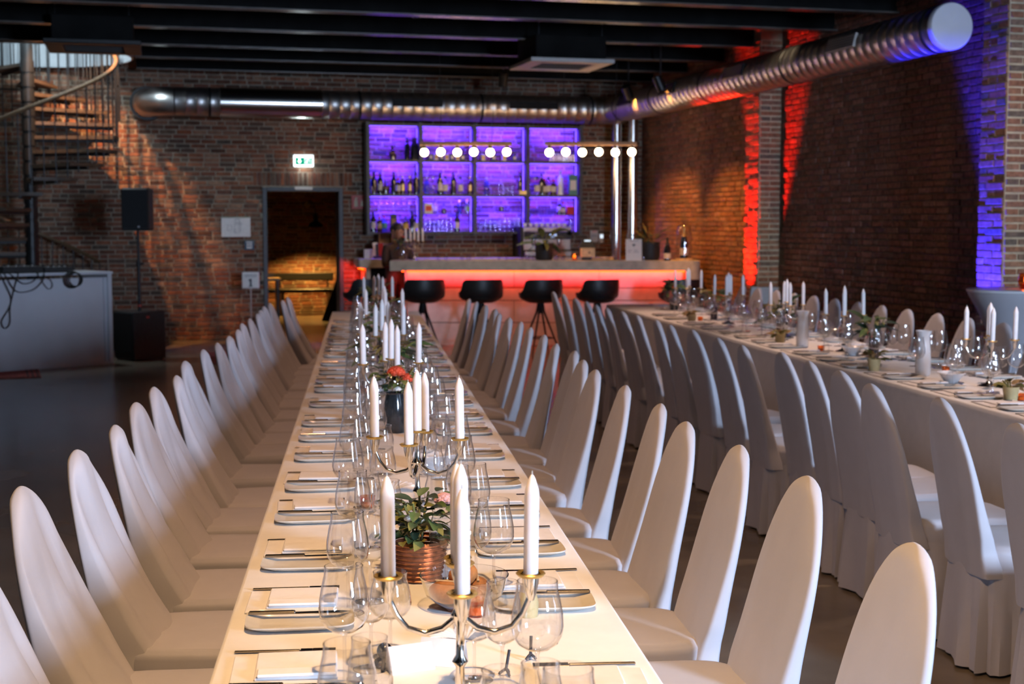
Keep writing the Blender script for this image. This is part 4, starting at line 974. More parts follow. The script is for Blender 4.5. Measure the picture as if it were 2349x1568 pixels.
# ------------------------------------------------------------------ wall signs and switches
def plate(name, x0, x1, z0, z1, mat, label, cat, th=0.012, y=YB - 0.02):
    t = thing(name, label, cat, ((x0 + x1) / 2, y, (z0 + z1) / 2)); w, h = (x1 - x0) / 2, (z1 - z0) / 2
    obj('panel', MB().bbox(-w, w, -th, 0.004, -h, h, 0.002).mesh('panel', mat), t); return t
t = plate('escape_plan', .925, 1.322, 1.43, 1.71, 'paper', 'framed white escape plan on brick wall left of the doorway', 'plan')
m = MB()
for a, b, c, d in ((-.12, -.06, -.05, .02), (-.02, .05, -.09, .10), (-.02, .08, .03, .05), (.03, .06, -.06, .06), (-.03, 0, -.08, -.04), (.0, .04, .06, .11)): 
    m.box(a, b, -.0135, -.012, c, c + .004); m.box(a, b, -.0135, -.012, d, d + .004); m.box(a, a + .004, -.0135, -.012, c, d); m.box(b, b + .004, -.0135, -.012, c, d)
obj('floor_plan', m.mesh('floor_plan', 'ink_grey'), t)
obj('green_header', MB().box(-.195, .195, -.0135, -.012, .125, .138).mesh('green_header', 'leaf_green'), t)
t = plate('notice_plate', 1.237, 1.37, 1.247, 1.38, 'blue_plate', 'small dark blue notice plate below the escape plan', 'sign')
m = MB(); m.box(-.045, .045, -.0135, -.012, .035, .05); m.box(-.035, .035, -.0135, -.012, -.045, .022); obj('print', m.mesh('print', 'paper'), t)
m = MB(); m.box(-.022, -.006, -.0145, -.0135, -.03, .01); m.box(.006, .022, -.0145, -.0135, -.03, .01); obj('pictogram', m.mesh('pictogram', 'blue_plate'), t)
t = plate('fire_sign', 2.74, 2.935, 1.82, 2.015, 'sign_red', 'red fire extinguisher sign between doorway and violet shelf', 'sign')
m = MB(); m.lathe([(0, 0), (.022, 0), (.022, .085), (.012, .10), (.008, .12), (0, .12)], 12, Matrix.Translation((-.035, -.012, -.065)) @ Matrix.Diagonal((1, .15, 1, 1))); m.box(-.043, -.008, -.0145, -.012, .055, .066)
m.add([(.03, -.0135, -.055), (.07, -.0135, -.055), (.062, -.0135, 0), (.05, -.0135, .045), (.04, -.0135, .0)], [(0, 1, 2, 3, 4)])
obj('pictogram', m.mesh('pictogram', 'sign_cream'), t)
t = thing('exit_sign', 'lit green emergency exit sign with arrow and running figure above doorway', 'exit sign', (2.068, YB - 0.03, 2.485))
obj('housing', MB().bbox(-.135, .135, -.05, .02, -.075, .085, .004).mesh('housing', 'exit_white'), t)
obj('panel', MB().box(-.118, .118, -.0535, -.0505, -.05, .05).mesh('panel', 'exit_green'), t)
m = MB(); m.box(-.07, -.05, -.0555, -.0537, 0, .04); m.add([(-.09, -.0555, .005), (-.03, -.0555, .005), (-.06, -.0555, -.035)], [(0, 2, 1)])
m.box(.012, .018, -.0555, -.0537, -.04, .04); m.box(.085, .091, -.0555, -.0537, -.04, .04)
m.box(.012, .091, -.0555, -.0537, .036, .042)
m.sphere((.055, -.055, .025), .008, 8, 6, (1, .2, 1))
for a, b in (((.05, .015), (.04, -.012)), ((.04, -.012), (.058, -.04)), ((.04, -.012), (.025, -.03)), ((.05, .012), (.068, .0)), ((.05, .012), (.034, .004))): m.tube([(a[0], -.055, a[1]), (b[0], -.055, b[1])], .0042, 6)
obj('pictogram', m.mesh('pictogram', 'exit_white'), t)
light('exit_glow', 'POINT', (0, -.10, -.12), 2.2, (.85, .97, 1), t, shadow_soft_size=.06)
t = plate('thermostat', 6.283, 6.405, 1.342, 1.515, 'ac_white', 'white wall thermostat with grey display behind the bar', 'thermostat', .03)
obj('display', MB().box(-.045, .045, -.0315, -.0302, -.01, .03).mesh('display', 'ink_grey'), t)
obj('sticker', MB().box(-.03, .04, -.0315, -.0302, .055, .085).mesh('sticker', 'flower_pink'), t)
t = plate('wall_switch', 6.428, 6.495, 1.33, 1.47, 'ac_white', 'white wall switch with lit blue panel beside steel pipes', 'switch', .02)
obj('display', MB().box(-.024, .024, -.0215, -.0202, .0, .055).mesh('display', 'screen_pale'), t)
# number sign on a stand
t = thing('table_number_stand', 'white card numbered 1 on thin stand beside the doorway', 'sign', (1.27, 19.15, 0), R(-8))
obj('post', MB().lathe([(.009, .01), (.009, .78)], 8).mesh('post', 'ac_white', True), t)
obj('base', MB().lathe([(0, 0), (.13, 0), (.13, .012), (0, .02)], 20).mesh('base', 'ac_white', True), t)
obj('card', MB().bbox(-.115, .115, -.01, .01, .74, .96, .01).mesh('card', 'paper'), t)
m = MB(); m.box(-.012, .012, -.0125, -.0105, .77, .87); m.box(-.03, -.012, -.0125, -.0105, .845, .862); m.box(-.028, .028, -.0125, -.0105, .765, .775)
obj('numeral', m.mesh('numeral', 'ink'), t)
m = MB()
for k in range(3): m.box(-.08, .08, -.0125, -.0105, .895 + k * .014, .90 + k * .014)
obj('print', m.mesh('print', 'ink_grey'), t)

# ------------------------------------------------------------------ room beyond the doorway
t = thing('bench', 'dark bench with low backrest in the warm lit room beyond doorway', 'bench', (2.1, 25.0, 0))
obj('seat', MB().bbox(-.9, 1.05, -.25, .25, .40, .47, .01).mesh('seat', 'black_leather'), t)
obj('backrest', MB().bbox(-.9, 1.05, .27, .33, .60, .74, .01).mesh('backrest', 'black_leather'), t)
for x in (-.8, .1, .95): obj('leg', MB().box(x - .02, x + .02, -.22, .30, 0, .40).mesh('leg', 'black_metal'), t); obj('strut', MB().box(x - .015, x + .015, .30, .325, .40, .60).mesh('strut', 'black_metal'), t)
t = thing('console_table', 'narrow wooden console edge lit warm beyond the doorway', 'table', (1.75, 24.2, 0))
obj('top', MB().bbox(-.45, .35, -.2, .2, .66, .69, .004).mesh('top', 'pale_wood'), t)
for x in (-.4, .3): obj('leg', MB().box(x - .02, x + .02, -.18, .18, 0, .66).mesh('leg', 'black_metal'), t)
t = thing('wall_lamp', 'black enamel swing-arm lamp hanging in the room beyond doorway', 'lamp', (2.80, 24.9, 1.56))
obj('shade', MB().lathe([(.145, 0), (.14, .02), (.10, .07), (.045, .10), (.035, .20), (.02, .24), (0, .24)], 24, None, False, False).mesh('shade', 'black_metal', True), t)
obj('bulb', MB().sphere((0, 0, .05), .035, 10, 8).mesh('bulb', 'lamp_warm', True), t)
obj('arm', MB().tube([(0, 0, .24), (-.02, .05, .40), (-.05, .45, .48), (-.05, .88, .40)], .009, 8).mesh('arm', 'black_metal', True), t)
obj('mount', MB().lathe([(.05, 0), (.05, .02)], 16, Matrix.Translation((-.05, .90, .40)) @ Matrix.Rotation(PI / 2, 4, 'X')).mesh('mount', 'gold_foil'), t)
light('lamp_glow', 'SPOT', (0, 0, .0), 300, (1.0, .52, .12), t, spot_size=R(125), spot_blend=.4, shadow_soft_size=.05)
t = thing('easel_board', 'black board leaning beside the door frame in room beyond', 'board', (3.0, 23.3, 0))
obj('board', MB().add([(-.30, 0, 0), (.3, 0, 0), (.3, .1, .78), (.0, .1, .78), (-.30, .03, 0), (.3, .03, 0), (.3, .13, .78), (.0, .13, .78)], [(0, 1, 2, 3), (7, 6, 5, 4), (0, 4, 5, 1), (1, 5, 6, 2), (2, 6, 7, 3), (3, 7, 4, 0)]).mesh('board', 'black_plastic'), t)

# ------------------------------------------------------------------ disc jockey desk, loudspeakers
ang = math.atan2(-1.639 + 0.467, -(15.985 - 16.669))
DJ_R = Vector((-0.467, 16.669, 0)); DJ_L = Vector((-1.639, 15.985, 0)); dv = (DJ_L - DJ_R).normalized()
drz = math.atan2(-dv.y, -dv.x)      # local +x runs from left to right
t = thing('dj_desk', 'plain white panelled desk with black equipment on top near staircase', 'desk', tuple(DJ_R), drz)
obj('front_panel', MB().bbox(-2.3, -0.10, 0.02, 0.045, .02, 1.00, .003).mesh('front_panel', 'desk_white'), t)
obj('end_panel', MB().bbox(-0.05, 0.0, 0.0, 0.62, 0, 1.035, .003).mesh('end_panel', 'desk_white'), t)
obj('front_stile', MB().bbox(-0.098, -0.052, 0.015, 0.05, 0, 1.0, .003).mesh('front_stile', 'desk_white'), t)
obj('end_panel', MB().bbox(-2.3, -2.25, 0.05, 0.62, 0, 1.035, .003).mesh('end_panel', 'desk_white'), t)
obj('desk_top', MB().bbox(-2.32, 0.01, -0.01, 0.66, 1.036, 1.066, .003).mesh('desk_top', 'desk_white'), t)
obj('kick_strip', MB().bbox(-2.25, -0.05, 0.0, 0.02, .0, .03, .002).mesh('kick_strip', 'desk_white'), t)
DJM = T(DJ_R.x, DJ_R.y, 0, drz)
def dj(x, y, z): return tuple(DJM @ Vector((x, y, z)))
for lx, w, h, lab in ((-1.02, .46, .075, 'flat black mixing console on the white desk'), (-0.60, .34, .06, 'small black media player on the white desk nearest its right end')):
    t = thing('mixing_console', lab, 'audio equipment', dj(lx, .28, 1.067), drz)
    obj('case', MB().bbox(-w / 2, w / 2, -.2, .2, 0, h, .006).mesh('case', 'black_plastic'), t)
    for k in range(8): obj('knob', MB().lathe([(.011, 0), (.009, .02), (0, .02)], 8).mesh('knob', 'black_plastic'), t, (-w / 2 + .04 + k * (w - .08) / 7, -.1 + .09 * (k % 3), h))
    for k in range(4): obj('fader', MB().box(-.006, .006, -.012, .012, 0, .014).mesh('fader', 'ac_white'), t, (-w / 3 + k * w / 5, -.15, h))
t = thing('laptop_case', 'black equipment case at the left of the white desk', 'audio equipment', dj(-1.5, .3, 1.067), drz)
obj('case', MB().bbox(-.2, .2, -.18, .18, 0, .12, .008).mesh('case', 'black_plastic'), t); obj('handle', MB().tube([(-.06, -.18, .06), (-.06, -.2, .06), (.06, -.2, .06), (.06, -.18, .06)], .007, 6).mesh('handle', 'black_metal', True), t)
def cable(pts, label, r=.006):
    # smooth a polyline given in desk coordinates
    P = [Vector(dj(*p)) for p in pts]; out = []
    for i in range(len(P) - 1):
        p0, p1, p2, p3 = P[max(i - 1, 0)], P[i], P[i + 1], P[min(i + 2, len(P) - 1)]
        for s in range(7):
            u = s / 7; out.append(0.5 * ((2 * p1) + (-p0 + p2) * u + (2 * p0 - 5 * p1 + 4 * p2 - p3) * u * u + (-p0 + 3 * p1 - 3 * p2 + p3) * u ** 3))
    out.append(P[-1]); single('cable', MB().tube(out, r, 6).mesh('cable', 'rubber', True), label, 'cable', group='black cables over the desk edge')
F_ = -.022
cable([(-1.35, .06, 1.085), (-1.33, F_, 1.06), (-1.22, F_, .82), (-1.24, F_, .70), (-1.33, F_, .56), (-1.30, F_, .48), (-1.24, F_, .53), (-1.23, F_, .70), (-1.18, F_, .90), (-1.13, F_, 1.06), (-1.12, .06, 1.085)], 'black cable hanging lowest in a long loop over the desk front')
cable([(-1.30, .08, 1.09), (-1.28, F_, 1.06), (-1.16, F_, .88), (-.98, F_, .88), (-.86, F_, .97), (-.83, F_, 1.06), (-.82, .07, 1.09)], 'black cable sagging in a wide shallow arc on desk front')
cable([(-1.22, .05, 1.085), (-1.2, F_, 1.05), (-1.08, F_, .96), (-.96, F_, .98), (-.90, F_, 1.06), (-.88, .06, 1.085)], 'black cable in a short shallow arc below the desk edge')
cable([(-.92, .05, 1.085), (-.90, F_, 1.05), (-.80, F_, .90), (-.74, F_, .91), (-.75, F_, .98), (-.84, F_, 1.04), (-.86, .05, 1.085)], 'thin black cable in a small loop below the desk edge', .004)
for k in range(4):
    c = (-.50 + k * .012, .0 - .006 * k); rr = .085 - .006 * k
    cable([(c[0] + .10 * math.cos(a) * (rr / .085), -.024 - .007 * k, .985 + rr * 1.1 * math.sin(a)) for a in [2 * PI * q / 10 + .3 * k for q in range(11)]], f'black coil turn hanging at desk right, {ORD[k]} of four windings', .006)
t = thing('subwoofer', 'black subwoofer cabinet on floor right of the white desk', 'loudspeaker', (-0.19, 17.17, 0), R(-14.4 - 43))
obj('cabinet', MB().bbox(-.21, .21, -.20, .24, .015, .575, .008).mesh('cabinet', 'black_plastic'), t)
obj('grille', MB().bbox(-.205, .205, -.215, -.20, .10, .565, .006).mesh('grille', 'speaker_grille'), t)
obj('side_badge', MB().box(.2105, .213, -.02, .02, .50, .525).mesh('badge', 'sign_red'), t)
obj('port', MB().box(-.19, .19, -.206, -.2, .03, .085).mesh('port', 'rubber'), t)
for x in (-.17, .17):
    for y in (-.16, .20): obj('foot', MB().lathe([(.02, 0), (.02, .015)], 10).mesh('foot', 'rubber'), t, (x, y, 0))
t = thing('speaker_pole', 'black speaker pole standing on the subwoofer', 'stand', (-0.17, 17.19, .576))
obj('lower_tube', MB().lathe([(.02, 0), (.02, .55)], 12).mesh('lower_tube', 'black_metal', True), t); obj('upper_tube', MB().lathe([(.0155, .5), (.0155, .955)], 12).mesh('upper_tube', 'black_metal', True), t)
obj('collar', MB().lathe([(.028, .53), (.028, .59)], 12).mesh('collar', 'black_plastic', True), t); obj('red_ring', MB().lathe([(.0225, .05), (.0225, .075)], 12).mesh('red_ring', 'sign_red', True), t)
obj('knob', MB().tube([(0, 0, .56), (.06, -.02, .56)], .012, 8).mesh('knob', 'black_plastic', True), t)
t = thing('loudspeaker', 'black loudspeaker box mounted on pole in front of brick wall', 'loudspeaker', (-0.17, 17.19, 1.53), R(-10))
obj('cabinet', MB().bbox(-.16, .16, -.16, .16, 0, .50, .02).mesh('cabinet', 'black_plastic'), t); obj('grille', MB().bbox(-.15, .15, -.172, -.16, .03, .48, .008).mesh('grille', 'speaker_grille'), t)
obj('badge', MB().box(.03, .055, -.175, -.172, .035, .055).mesh('badge', 'ink_grey'), t)
def rug(loc, rz, w, l, label):
    t = thing('rug', label, 'rug', loc, rz); obj('pile', MB().bbox(-w / 2, w / 2, -l / 2, l / 2, 0, .008, .003).mesh('pile', 'rug'), t)
    for k in range(3):
        for s in (-1, 1): obj('border_stripe', MB().box(s * (w / 2 - .03 - .05 * k) - .01, s * (w / 2 - .03 - .05 * k) + .01, -l / 2 + .02, l / 2 - .02, .008, .0095).mesh('border_stripe', 'rug_stripe'), t)
rug((-2.0, 16.35, 0), R(6), 1.45, 2.2, 'red patterned rug under the front of the white desk')
rug((1.15, 17.1, 0), R(4), 1.1, 1.5, 'small red rug on the floor behind the left row of chairs')

# ------------------------------------------------------------------ standing table, menu stand on the right
t = thing('standing_table', 'tall round standing table in stretched white cover by near brick pier', 'table', (6.40, 9.36, 0))
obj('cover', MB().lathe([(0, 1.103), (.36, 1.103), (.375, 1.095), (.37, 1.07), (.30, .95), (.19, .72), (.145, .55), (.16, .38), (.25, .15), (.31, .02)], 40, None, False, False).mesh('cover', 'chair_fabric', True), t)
obj('top_rim', MB().lathe([(.372, 1.085), (.383, 1.092), (.383, 1.108), (.36, 1.113), (0, 1.113)], 40, None, False, False).mesh('top_rim', 'white_ceramic', True), t)
for k in range(4): a = PI / 4 + k * PI / 2; obj('foot', MB().tube([(0, 0, .05), (.31 * math.cos(a), .31 * math.sin(a), .015)], .012, 6).mesh('foot', 'black_metal'), t)
t = thing('lantern', 'red glass lantern on the tall standing table', 'lantern', (6.41, 9.28, 1.114))
obj('glass', MB().lathe([(0, .003), (.045, 0), (.06, .05), (.05, .12), (.045, .12)], 20, None, False, False).mesh('glass', 'amber_glass', True), t); obj('wax', MB().lathe([(0, .005), (.03, .005), (.03, .04), (0, .04)], 14).mesh('wax', 'flower_red', True), t)
obj('flame', MB().lathe([(0, .04), (.012, .055), (.008, .08), (0, .095)], 10).mesh('flame', 'flame_orange', True), t); light('lantern_glow', 'POINT', (0, 0, .07), 1.5, (1, .25, .05), t, shadow_soft_size=.02)
t = thing('menu_stand', 'tilted menu board on a stand in front of far brick pier', 'sign', (6.38, 13.9, 0), R(-32))
obj('post', MB().lathe([(.012, .02), (.012, .76)], 10).mesh('post', 'black_metal', True), t); obj('base', MB().lathe([(0, 0), (.16, 0), (.16, .012), (0, .02)], 24).mesh('base', 'black_metal', True), t)
MM = Matrix.Translation((0, 0, .83)) @ Matrix.Rotation(R(-42), 4, 'X')
obj('board', MB().bbox(-.165, .165, -.012, .012, -.13, .13, .004, MM).mesh('board', 'warm_wood'), t); obj('sheet', MB().box(-.145, .145, -.0145, -.0125, -.115, .115, MM).mesh('sheet', 'paper'), t)

# ------------------------------------------------------------------ covered chairs
SEAT = 0.465; TOP = 0.98; LEAN = 0.14
def half_w(z):
    s = (z - SEAT) / (TOP - SEAT); s = max(0.0, min(1.0, s))
    return 0.184 * (1 - max(0, (s - 0.38) / 0.62) ** 2.2) ** 0.55 + 0.004 * (1 - s)
def chair_parts(seed, loose):
    rn = random.Random(seed); ph = [rn.uniform(0, 6.28) for _ in range(8)]
    back = MB(); nz = 30; nu = 60
    def bf(u, v):
        s = 1 - (1 - v) ** 1.7; z = SEAT - 0.11 + (TOP - SEAT + 0.11) * s
        w = half_w(z); th = 0.030 * (1 - 0.35 * s) * (1 if s < .96 else max(0.0, (1 - s) / .04) ** .5)
        a = 2 * PI * u; cu = math.cos(a); su = math.sin(a)
        # superellipse section: x is depth (front +), y is width
        y = w * math.copysign(abs(su) ** 0.55, su); d = th * math.copysign(abs(cu) ** 0.8, cu)
        xc = -0.215 - LEAN * s
        f = 1 - s
        if cu > 0:
            drape = (0.17 if loose else 0.035) * f ** 2.4 * (1 - (y / 0.21) ** 2 * 0.25)
            fold = (0.020 if loose else 0.003) * f ** .5 * min(1, s / .38) ** 1.4 * (math.sin(y * 33 + 3.0 * s + ph[0]) + .45 * math.sin(y * 62 - 2.2 * s + ph[1])) * abs(cu)
            d += drape + fold
        else:
            fold = (0.006 if loose else 0.0035) * f * (math.sin(y * 38 + ph[2] + 2 * s) + .5 * math.sin(y * 70 + ph[3])) * abs(cu)
            d += fold - 0.02 * f ** 3
        # gathered pinch just above the seat at the sides
        pin = 1 - (0.05 if not loose else .02) * math.exp(-((s - .14) / .05) ** 2) + .015 * math.sin(z * 150 + ph[4]) * math.exp(-((s - .2) / .1) ** 2) * (0 if loose else 1)
        return (xc + d, y * pin, z)
    back.grid(bf, nu, nz, True)
    seat = MB(); n = 10
    def sf(u, v):
        a = 2 * PI * u; cu, su = math.cos(a), math.sin(a)
        prof = [(0, SEAT + .012), (.7, SEAT + .010), (.93, SEAT + .002), (1.0, SEAT - .016), (1.01, SEAT - .05), (1.0, SEAT - .085)]
        k = v * (len(prof) - 1); i = min(int(k), len(prof) - 2); q = k - i; r = prof[i][0] * (1 - q) + prof[i + 1][0] * q; z = prof[i][1] * (1 - q) + prof[i + 1][1] * q
        x = 0.0 + .225 * r * math.copysign(abs(cu) ** .42, cu); y = .197 * r * math.copysign(abs(su) ** .42, su)
        return (x, y, z + .002 * math.sin(9 * x + ph[5]) * math.sin(11 * y))
    seat.grid(sf, 40, 16, True)
    skirt = MB()
    def kf(u, v):
        a = 2 * PI * u; cu, su = math.cos(a), math.sin(a); z = (SEAT - .08) * (1 - v) + .012 * v
        wv = v ** .8 * (.013 * math.sin(13 * a + ph[6]) + .009 * math.sin(23 * a + ph[7])) ; fl = 1 + .06 * v
        x = -.025 + (.24 * fl + wv) * math.copysign(abs(cu) ** .5, cu); y = (.195 * fl + wv) * math.copysign(abs(su) ** .5, su)
        return (x, y, z)
    skirt.grid(kf, 72, 9, True)
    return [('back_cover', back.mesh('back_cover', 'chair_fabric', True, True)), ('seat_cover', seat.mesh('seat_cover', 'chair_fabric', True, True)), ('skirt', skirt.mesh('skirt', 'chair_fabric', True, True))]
loose = [chair_parts(20 + k, True) for k in range(4)]; tight = [chair_parts(40 + k, False) for k in range(3)]
AL, AR = R(8.25), R(6.4)
rc = random.Random(9)
def chair(top, face, parts, label, group):
    # top: plan position of the highest point of the backrest; face: heading of the sitter
    tx_ = -0.215 - LEAN; c, s = math.cos(face), math.sin(face)
    t = thing('banquet_chair', label, 'chair', (top[0] - c * tx_, top[1] - s * tx_, 0), face, group); spawn(parts, t); return t
LROW = [(-0.4, 2.95), (-0.319, 3.466), (-0.219, 4.0), (-0.128, 4.473), (-0.072, 5.03), (-0.01, 5.5), (0.081, 5.9), (0.129, 6.52), (0.23, 7.1), (0.317, 7.49), (0.4, 7.93), (0.477, 8.42), (0.533, 8.95), (0.612, 9.39), (0.697, 9.89), (0.75, 10.32), (0.809, 10.77), (0.888, 11.2), (1.025, 11.62), (1.109, 12.088)]
RROW = [(1.433, 2.404), (1.563, 3.126), (1.598, 3.621), (1.625, 4.1), (1.703, 4.54), (1.767, 5.098), (1.835, 5.69), (1.913, 6.12), (2.01, 6.57), (2.04, 7.0), (2.139, 7.583), (2.213, 8.156), (2.285, 8.66), (2.313, 9.07), (2.35, 9.5), (2.444, 10.007), (2.503, 10.56), (2.531, 11.0), (2.568, 11.44)]
TROW = [(2.623, 3.816), (2.74, 4.46), (2.717, 4.92), (2.832, 5.395), (2.898, 5.82), (2.969, 6.26), (2.946, 6.68), (3.003, 7.14), (3.096, 7.75), (3.116, 8.17), (3.182, 8.59), (3.226, 9.09), (3.258, 9.5), (3.281, 9.92), (3.333, 10.34), (3.404, 10.82), (3.463, 11.33), (3.565, 12.03), (3.607, 12.5)]
FROW = [(5.15 + (y - 7.0) * math.tan(AR), y) for y in (5.4, 5.9, 6.38, 6.86, 7.3, 7.8, 8.28, 8.75, 9.25, 9.72, 10.2, 10.7, 11.2, 11.7, 12.2, 12.75, 13.25)]
for i, p in enumerate(LROW): chair(p, -AL + R(rc.uniform(-3, 3)), loose[i % 4], f'loosely draped white chair, {ORD[i]} from the camera on left side of left table', 'white chairs, left side of left table')
for i, p in enumerate(RROW): chair(p, PI - AL + R(rc.uniform(-4, 4)), tight[i % 3], f'white covered chair, {ORD[i]} from the camera on right side of left table', 'white chairs, right side of left table')
for i, p in enumerate(TROW): chair(p, -AR + R(rc.uniform(-4, 4)), tight[i % 3], f'white covered chair, {ORD[i]} from the camera on aisle side of right table', 'white chairs, aisle side of right table')
for i, p in enumerate(FROW): chair(p, PI - AR + R(rc.uniform(-4, 4)), tight[(i + 1) % 3], f'white covered chair, {ORD[i]} from the camera on wall side of right table', 'white chairs, wall side of right table')

# ------------------------------------------------------------------ tables and cloths
def table(name_side, origin, ang, length, width=0.84, hem=0.49):
    # origin: near left corner of the top, ang: heading of the long axis clockwise from +y
    t = thing('banquet_table', f'long banquet table hidden beneath {name_side} white cloth', 'table', (*origin, 0), -ang)
    n = int(length // 1.8)
    for k in range(n):
        y0_ = k * length / n; y1_ = (k + 1) * length / n
        obj('table_top', MB().bbox(.012, width - .012, y0_ + .012, y1_ - .012, .715, .738, .003).mesh('table_top', 'warm_wood'), t)
        for yy in (y0_ + .2, y1_ - .2):
            for xx in (.1, width - .1): obj('leg', MB().lathe([(.014, 0), (.014, .715)], 8).mesh('leg', 'black_metal'), t, (xx, yy, 0))
    m = MB(); per = []; st = .05
    nx = int(width / st); ny = int(length / st)
    per += [(width * i / nx, 0) for i in range(nx)] + [(width, length * i / ny) for i in range(ny)] + [(width - width * i / nx, length) for i in range(nx)] + [(0, length - length * i / ny) for i in range(ny)]
    N = len(per); rn = random.Random(len(name_side)); cxm, cym = width / 2, length / 2
    zs = [(.750, -.006), (.749, -.001), (.744, .003), (.70, .005), (.62, .008), (.55, .012), (.49, .016)] + ([(.35, .02), (.2, .024), (hem, .028)] if hem < .4 else [])
    vs = []
    for z, o in zs:
        d = max(0, .72 - z) / (.45 if hem > .4 else .8)
        for i, (x, y) in enumerate(per):
            nxv = (-1 if x <= 1e-6 else (1 if x >= width - 1e-6 else 0)); nyv = (-1 if y <= 1e-6 else (1 if y >= length - 1e-6 else 0))
            wv = d * (.018 * math.sin(i * .55) + .012 * math.sin(i * .23 + 1.3) + .008 * math.sin(i * 1.1 + 2))
            vs.append((x + nxv * (o + wv), y + nyv * (o + wv), max(z, .49) if nxv > 0 else z))
    fs = [tuple(range(N))] + [(j * N + i, (j + 1) * N + i, (j + 1) * N + (i + 1) % N, j * N + (i + 1) % N) for j in range(len(zs) - 1) for i in range(N)]
    m.add(vs, fs); me = m.mesh('tablecloth', 'linen', True)
    single('tablecloth', me, f'white tablecloth with hanging edge covering the {name_side} banquet table', 'tablecloth', (*origin, 0), -ang)
    return T(origin[0], origin[1], 0, -ang)
dL = Vector((math.sin(AL), math.cos(AL))); dR = Vector((math.sin(AR), math.cos(AR)))
oL = Vector((0.084, 2.59)) - dL * 1.5; oR = Vector((3.694, 5.333)) - dR * 2.3
TL_ = table('left', tuple(oL), AL, 12.7); TR_ = table('right', tuple(oR), AR, 11.2, hem=0.06)
TZ = .7505
WID = 0.84

# place settings -------------------------------------------------------
def napkin_me():
    m = MB(); m.bbox(-.10, .10, -.085, .085, 0, .006, .002); m.bbox(-.055, .10, -.08, .082, .006, .013, .003); m.bbox(-.05, .098, -.082, -.04, .013, .020, .003); return m.mesh('napkin', 'napkin')
def rplate_me():
    m = MB(); 
    def f(u, v):
        a = 2 * PI * u; cu, su = math.cos(a), math.sin(a); prof = [(0, .004), (.72, .004), (.80, .007), (1.0, .014), (1.0, .011), (.78, .001), (0, .0)]
        k = v * 6; i = min(int(k), 5); q = k - i; r = prof[i][0] * (1 - q) + prof[i + 1][0] * q; z = prof[i][1] * (1 - q) + prof[i + 1][1] * q
        return (.115 * r * math.copysign(abs(cu) ** .38, cu), .075 * r * math.copysign(abs(su) ** .38, su), z)
    m.grid(f, 36, 13, True); return m.mesh('side_plate', 'porcelain', True)
def knife_parts():
    b = MB(); b.add([(0, -.008, .001), (.10, -.009, .001), (.118, .002, .001), (.10, .009, .001), (0, .006, .001), (0, -.008, .0025), (.10, -.009, .0025), (.118, .002, .0025), (.10, .009, .0025), (0, .006, .0025)], [(4, 3, 2, 1, 0), (5, 6, 7, 8, 9)] + [(i, (i + 1) % 5, (i + 1) % 5 + 5, i + 5) for i in range(5)])
    h = MB(); h.bbox(-.10, 0, -.0065, .0065, .0, .007, .002); return [('blade', b.mesh('blade', 'steel_cutlery')), ('handle', h.mesh('handle', 'steel_cutlery'))]
def fork_parts():
    h = MB(); h.bbox(-.10, .03, -.004, .004, .001, .005, .0015)
    b = MB(); b.bbox(.03, .055, -.011, .011, .001, .004, .001)
    for k in range(4): b.box(.055, .10, -.011 + k * .0062, -.0075 + k * .0062, .0015, .004)
    return [('handle', h.mesh('handle', 'steel_cutlery')), ('tines', b.mesh('tines', 'steel_cutlery'))]
NAP, PLT, KNF, FRK = napkin_me(), rplate_me(), knife_parts(), fork_parts()
def glass_parts(H_, rb, ro):
    foot = [(0, .0035), (.012, .0035), (.034, .0015), (.036, 0), (.034, 0)]
    stem = [(.006, .003), (.0035, .012), (.0032, H_ * .40), (.006, H_ * .445)]
    bowl = [(.004, H_ * .44), (rb * .45, H_ * .457), (rb * .78, H_ * .505), (rb * .95, H_ * .57), (rb, H_ * .645), (rb * .97, H_ * .73), (rb * .89, H_ * .83), (rb * .78, H_ * .93), (ro, H_), (ro - .0012, H_)]
    def mk(nm, p): return MB().lathe(p, 22, None, False, False)
    f, s, b = mk('foot', foot), mk('stem', stem), mk('bowl', bowl)
    allm = MB()
    for q in (f, s, b): allm.add(q.v, q.f)
    return [('foot', f.mesh('foot', 'clear_glass', True)), ('stem', s.mesh('stem', 'clear_glass', True)), ('bowl', b.mesh('bowl', 'clear_glass', True))], allm.mesh('wine_glass', 'clear_glass', True)
GK = {'large red wine glass': glass_parts(.225, .047, .036), 'slim white wine glass': glass_parts(.205, .037, .029), 'round water glass': glass_parts(.17, .042, .034)}
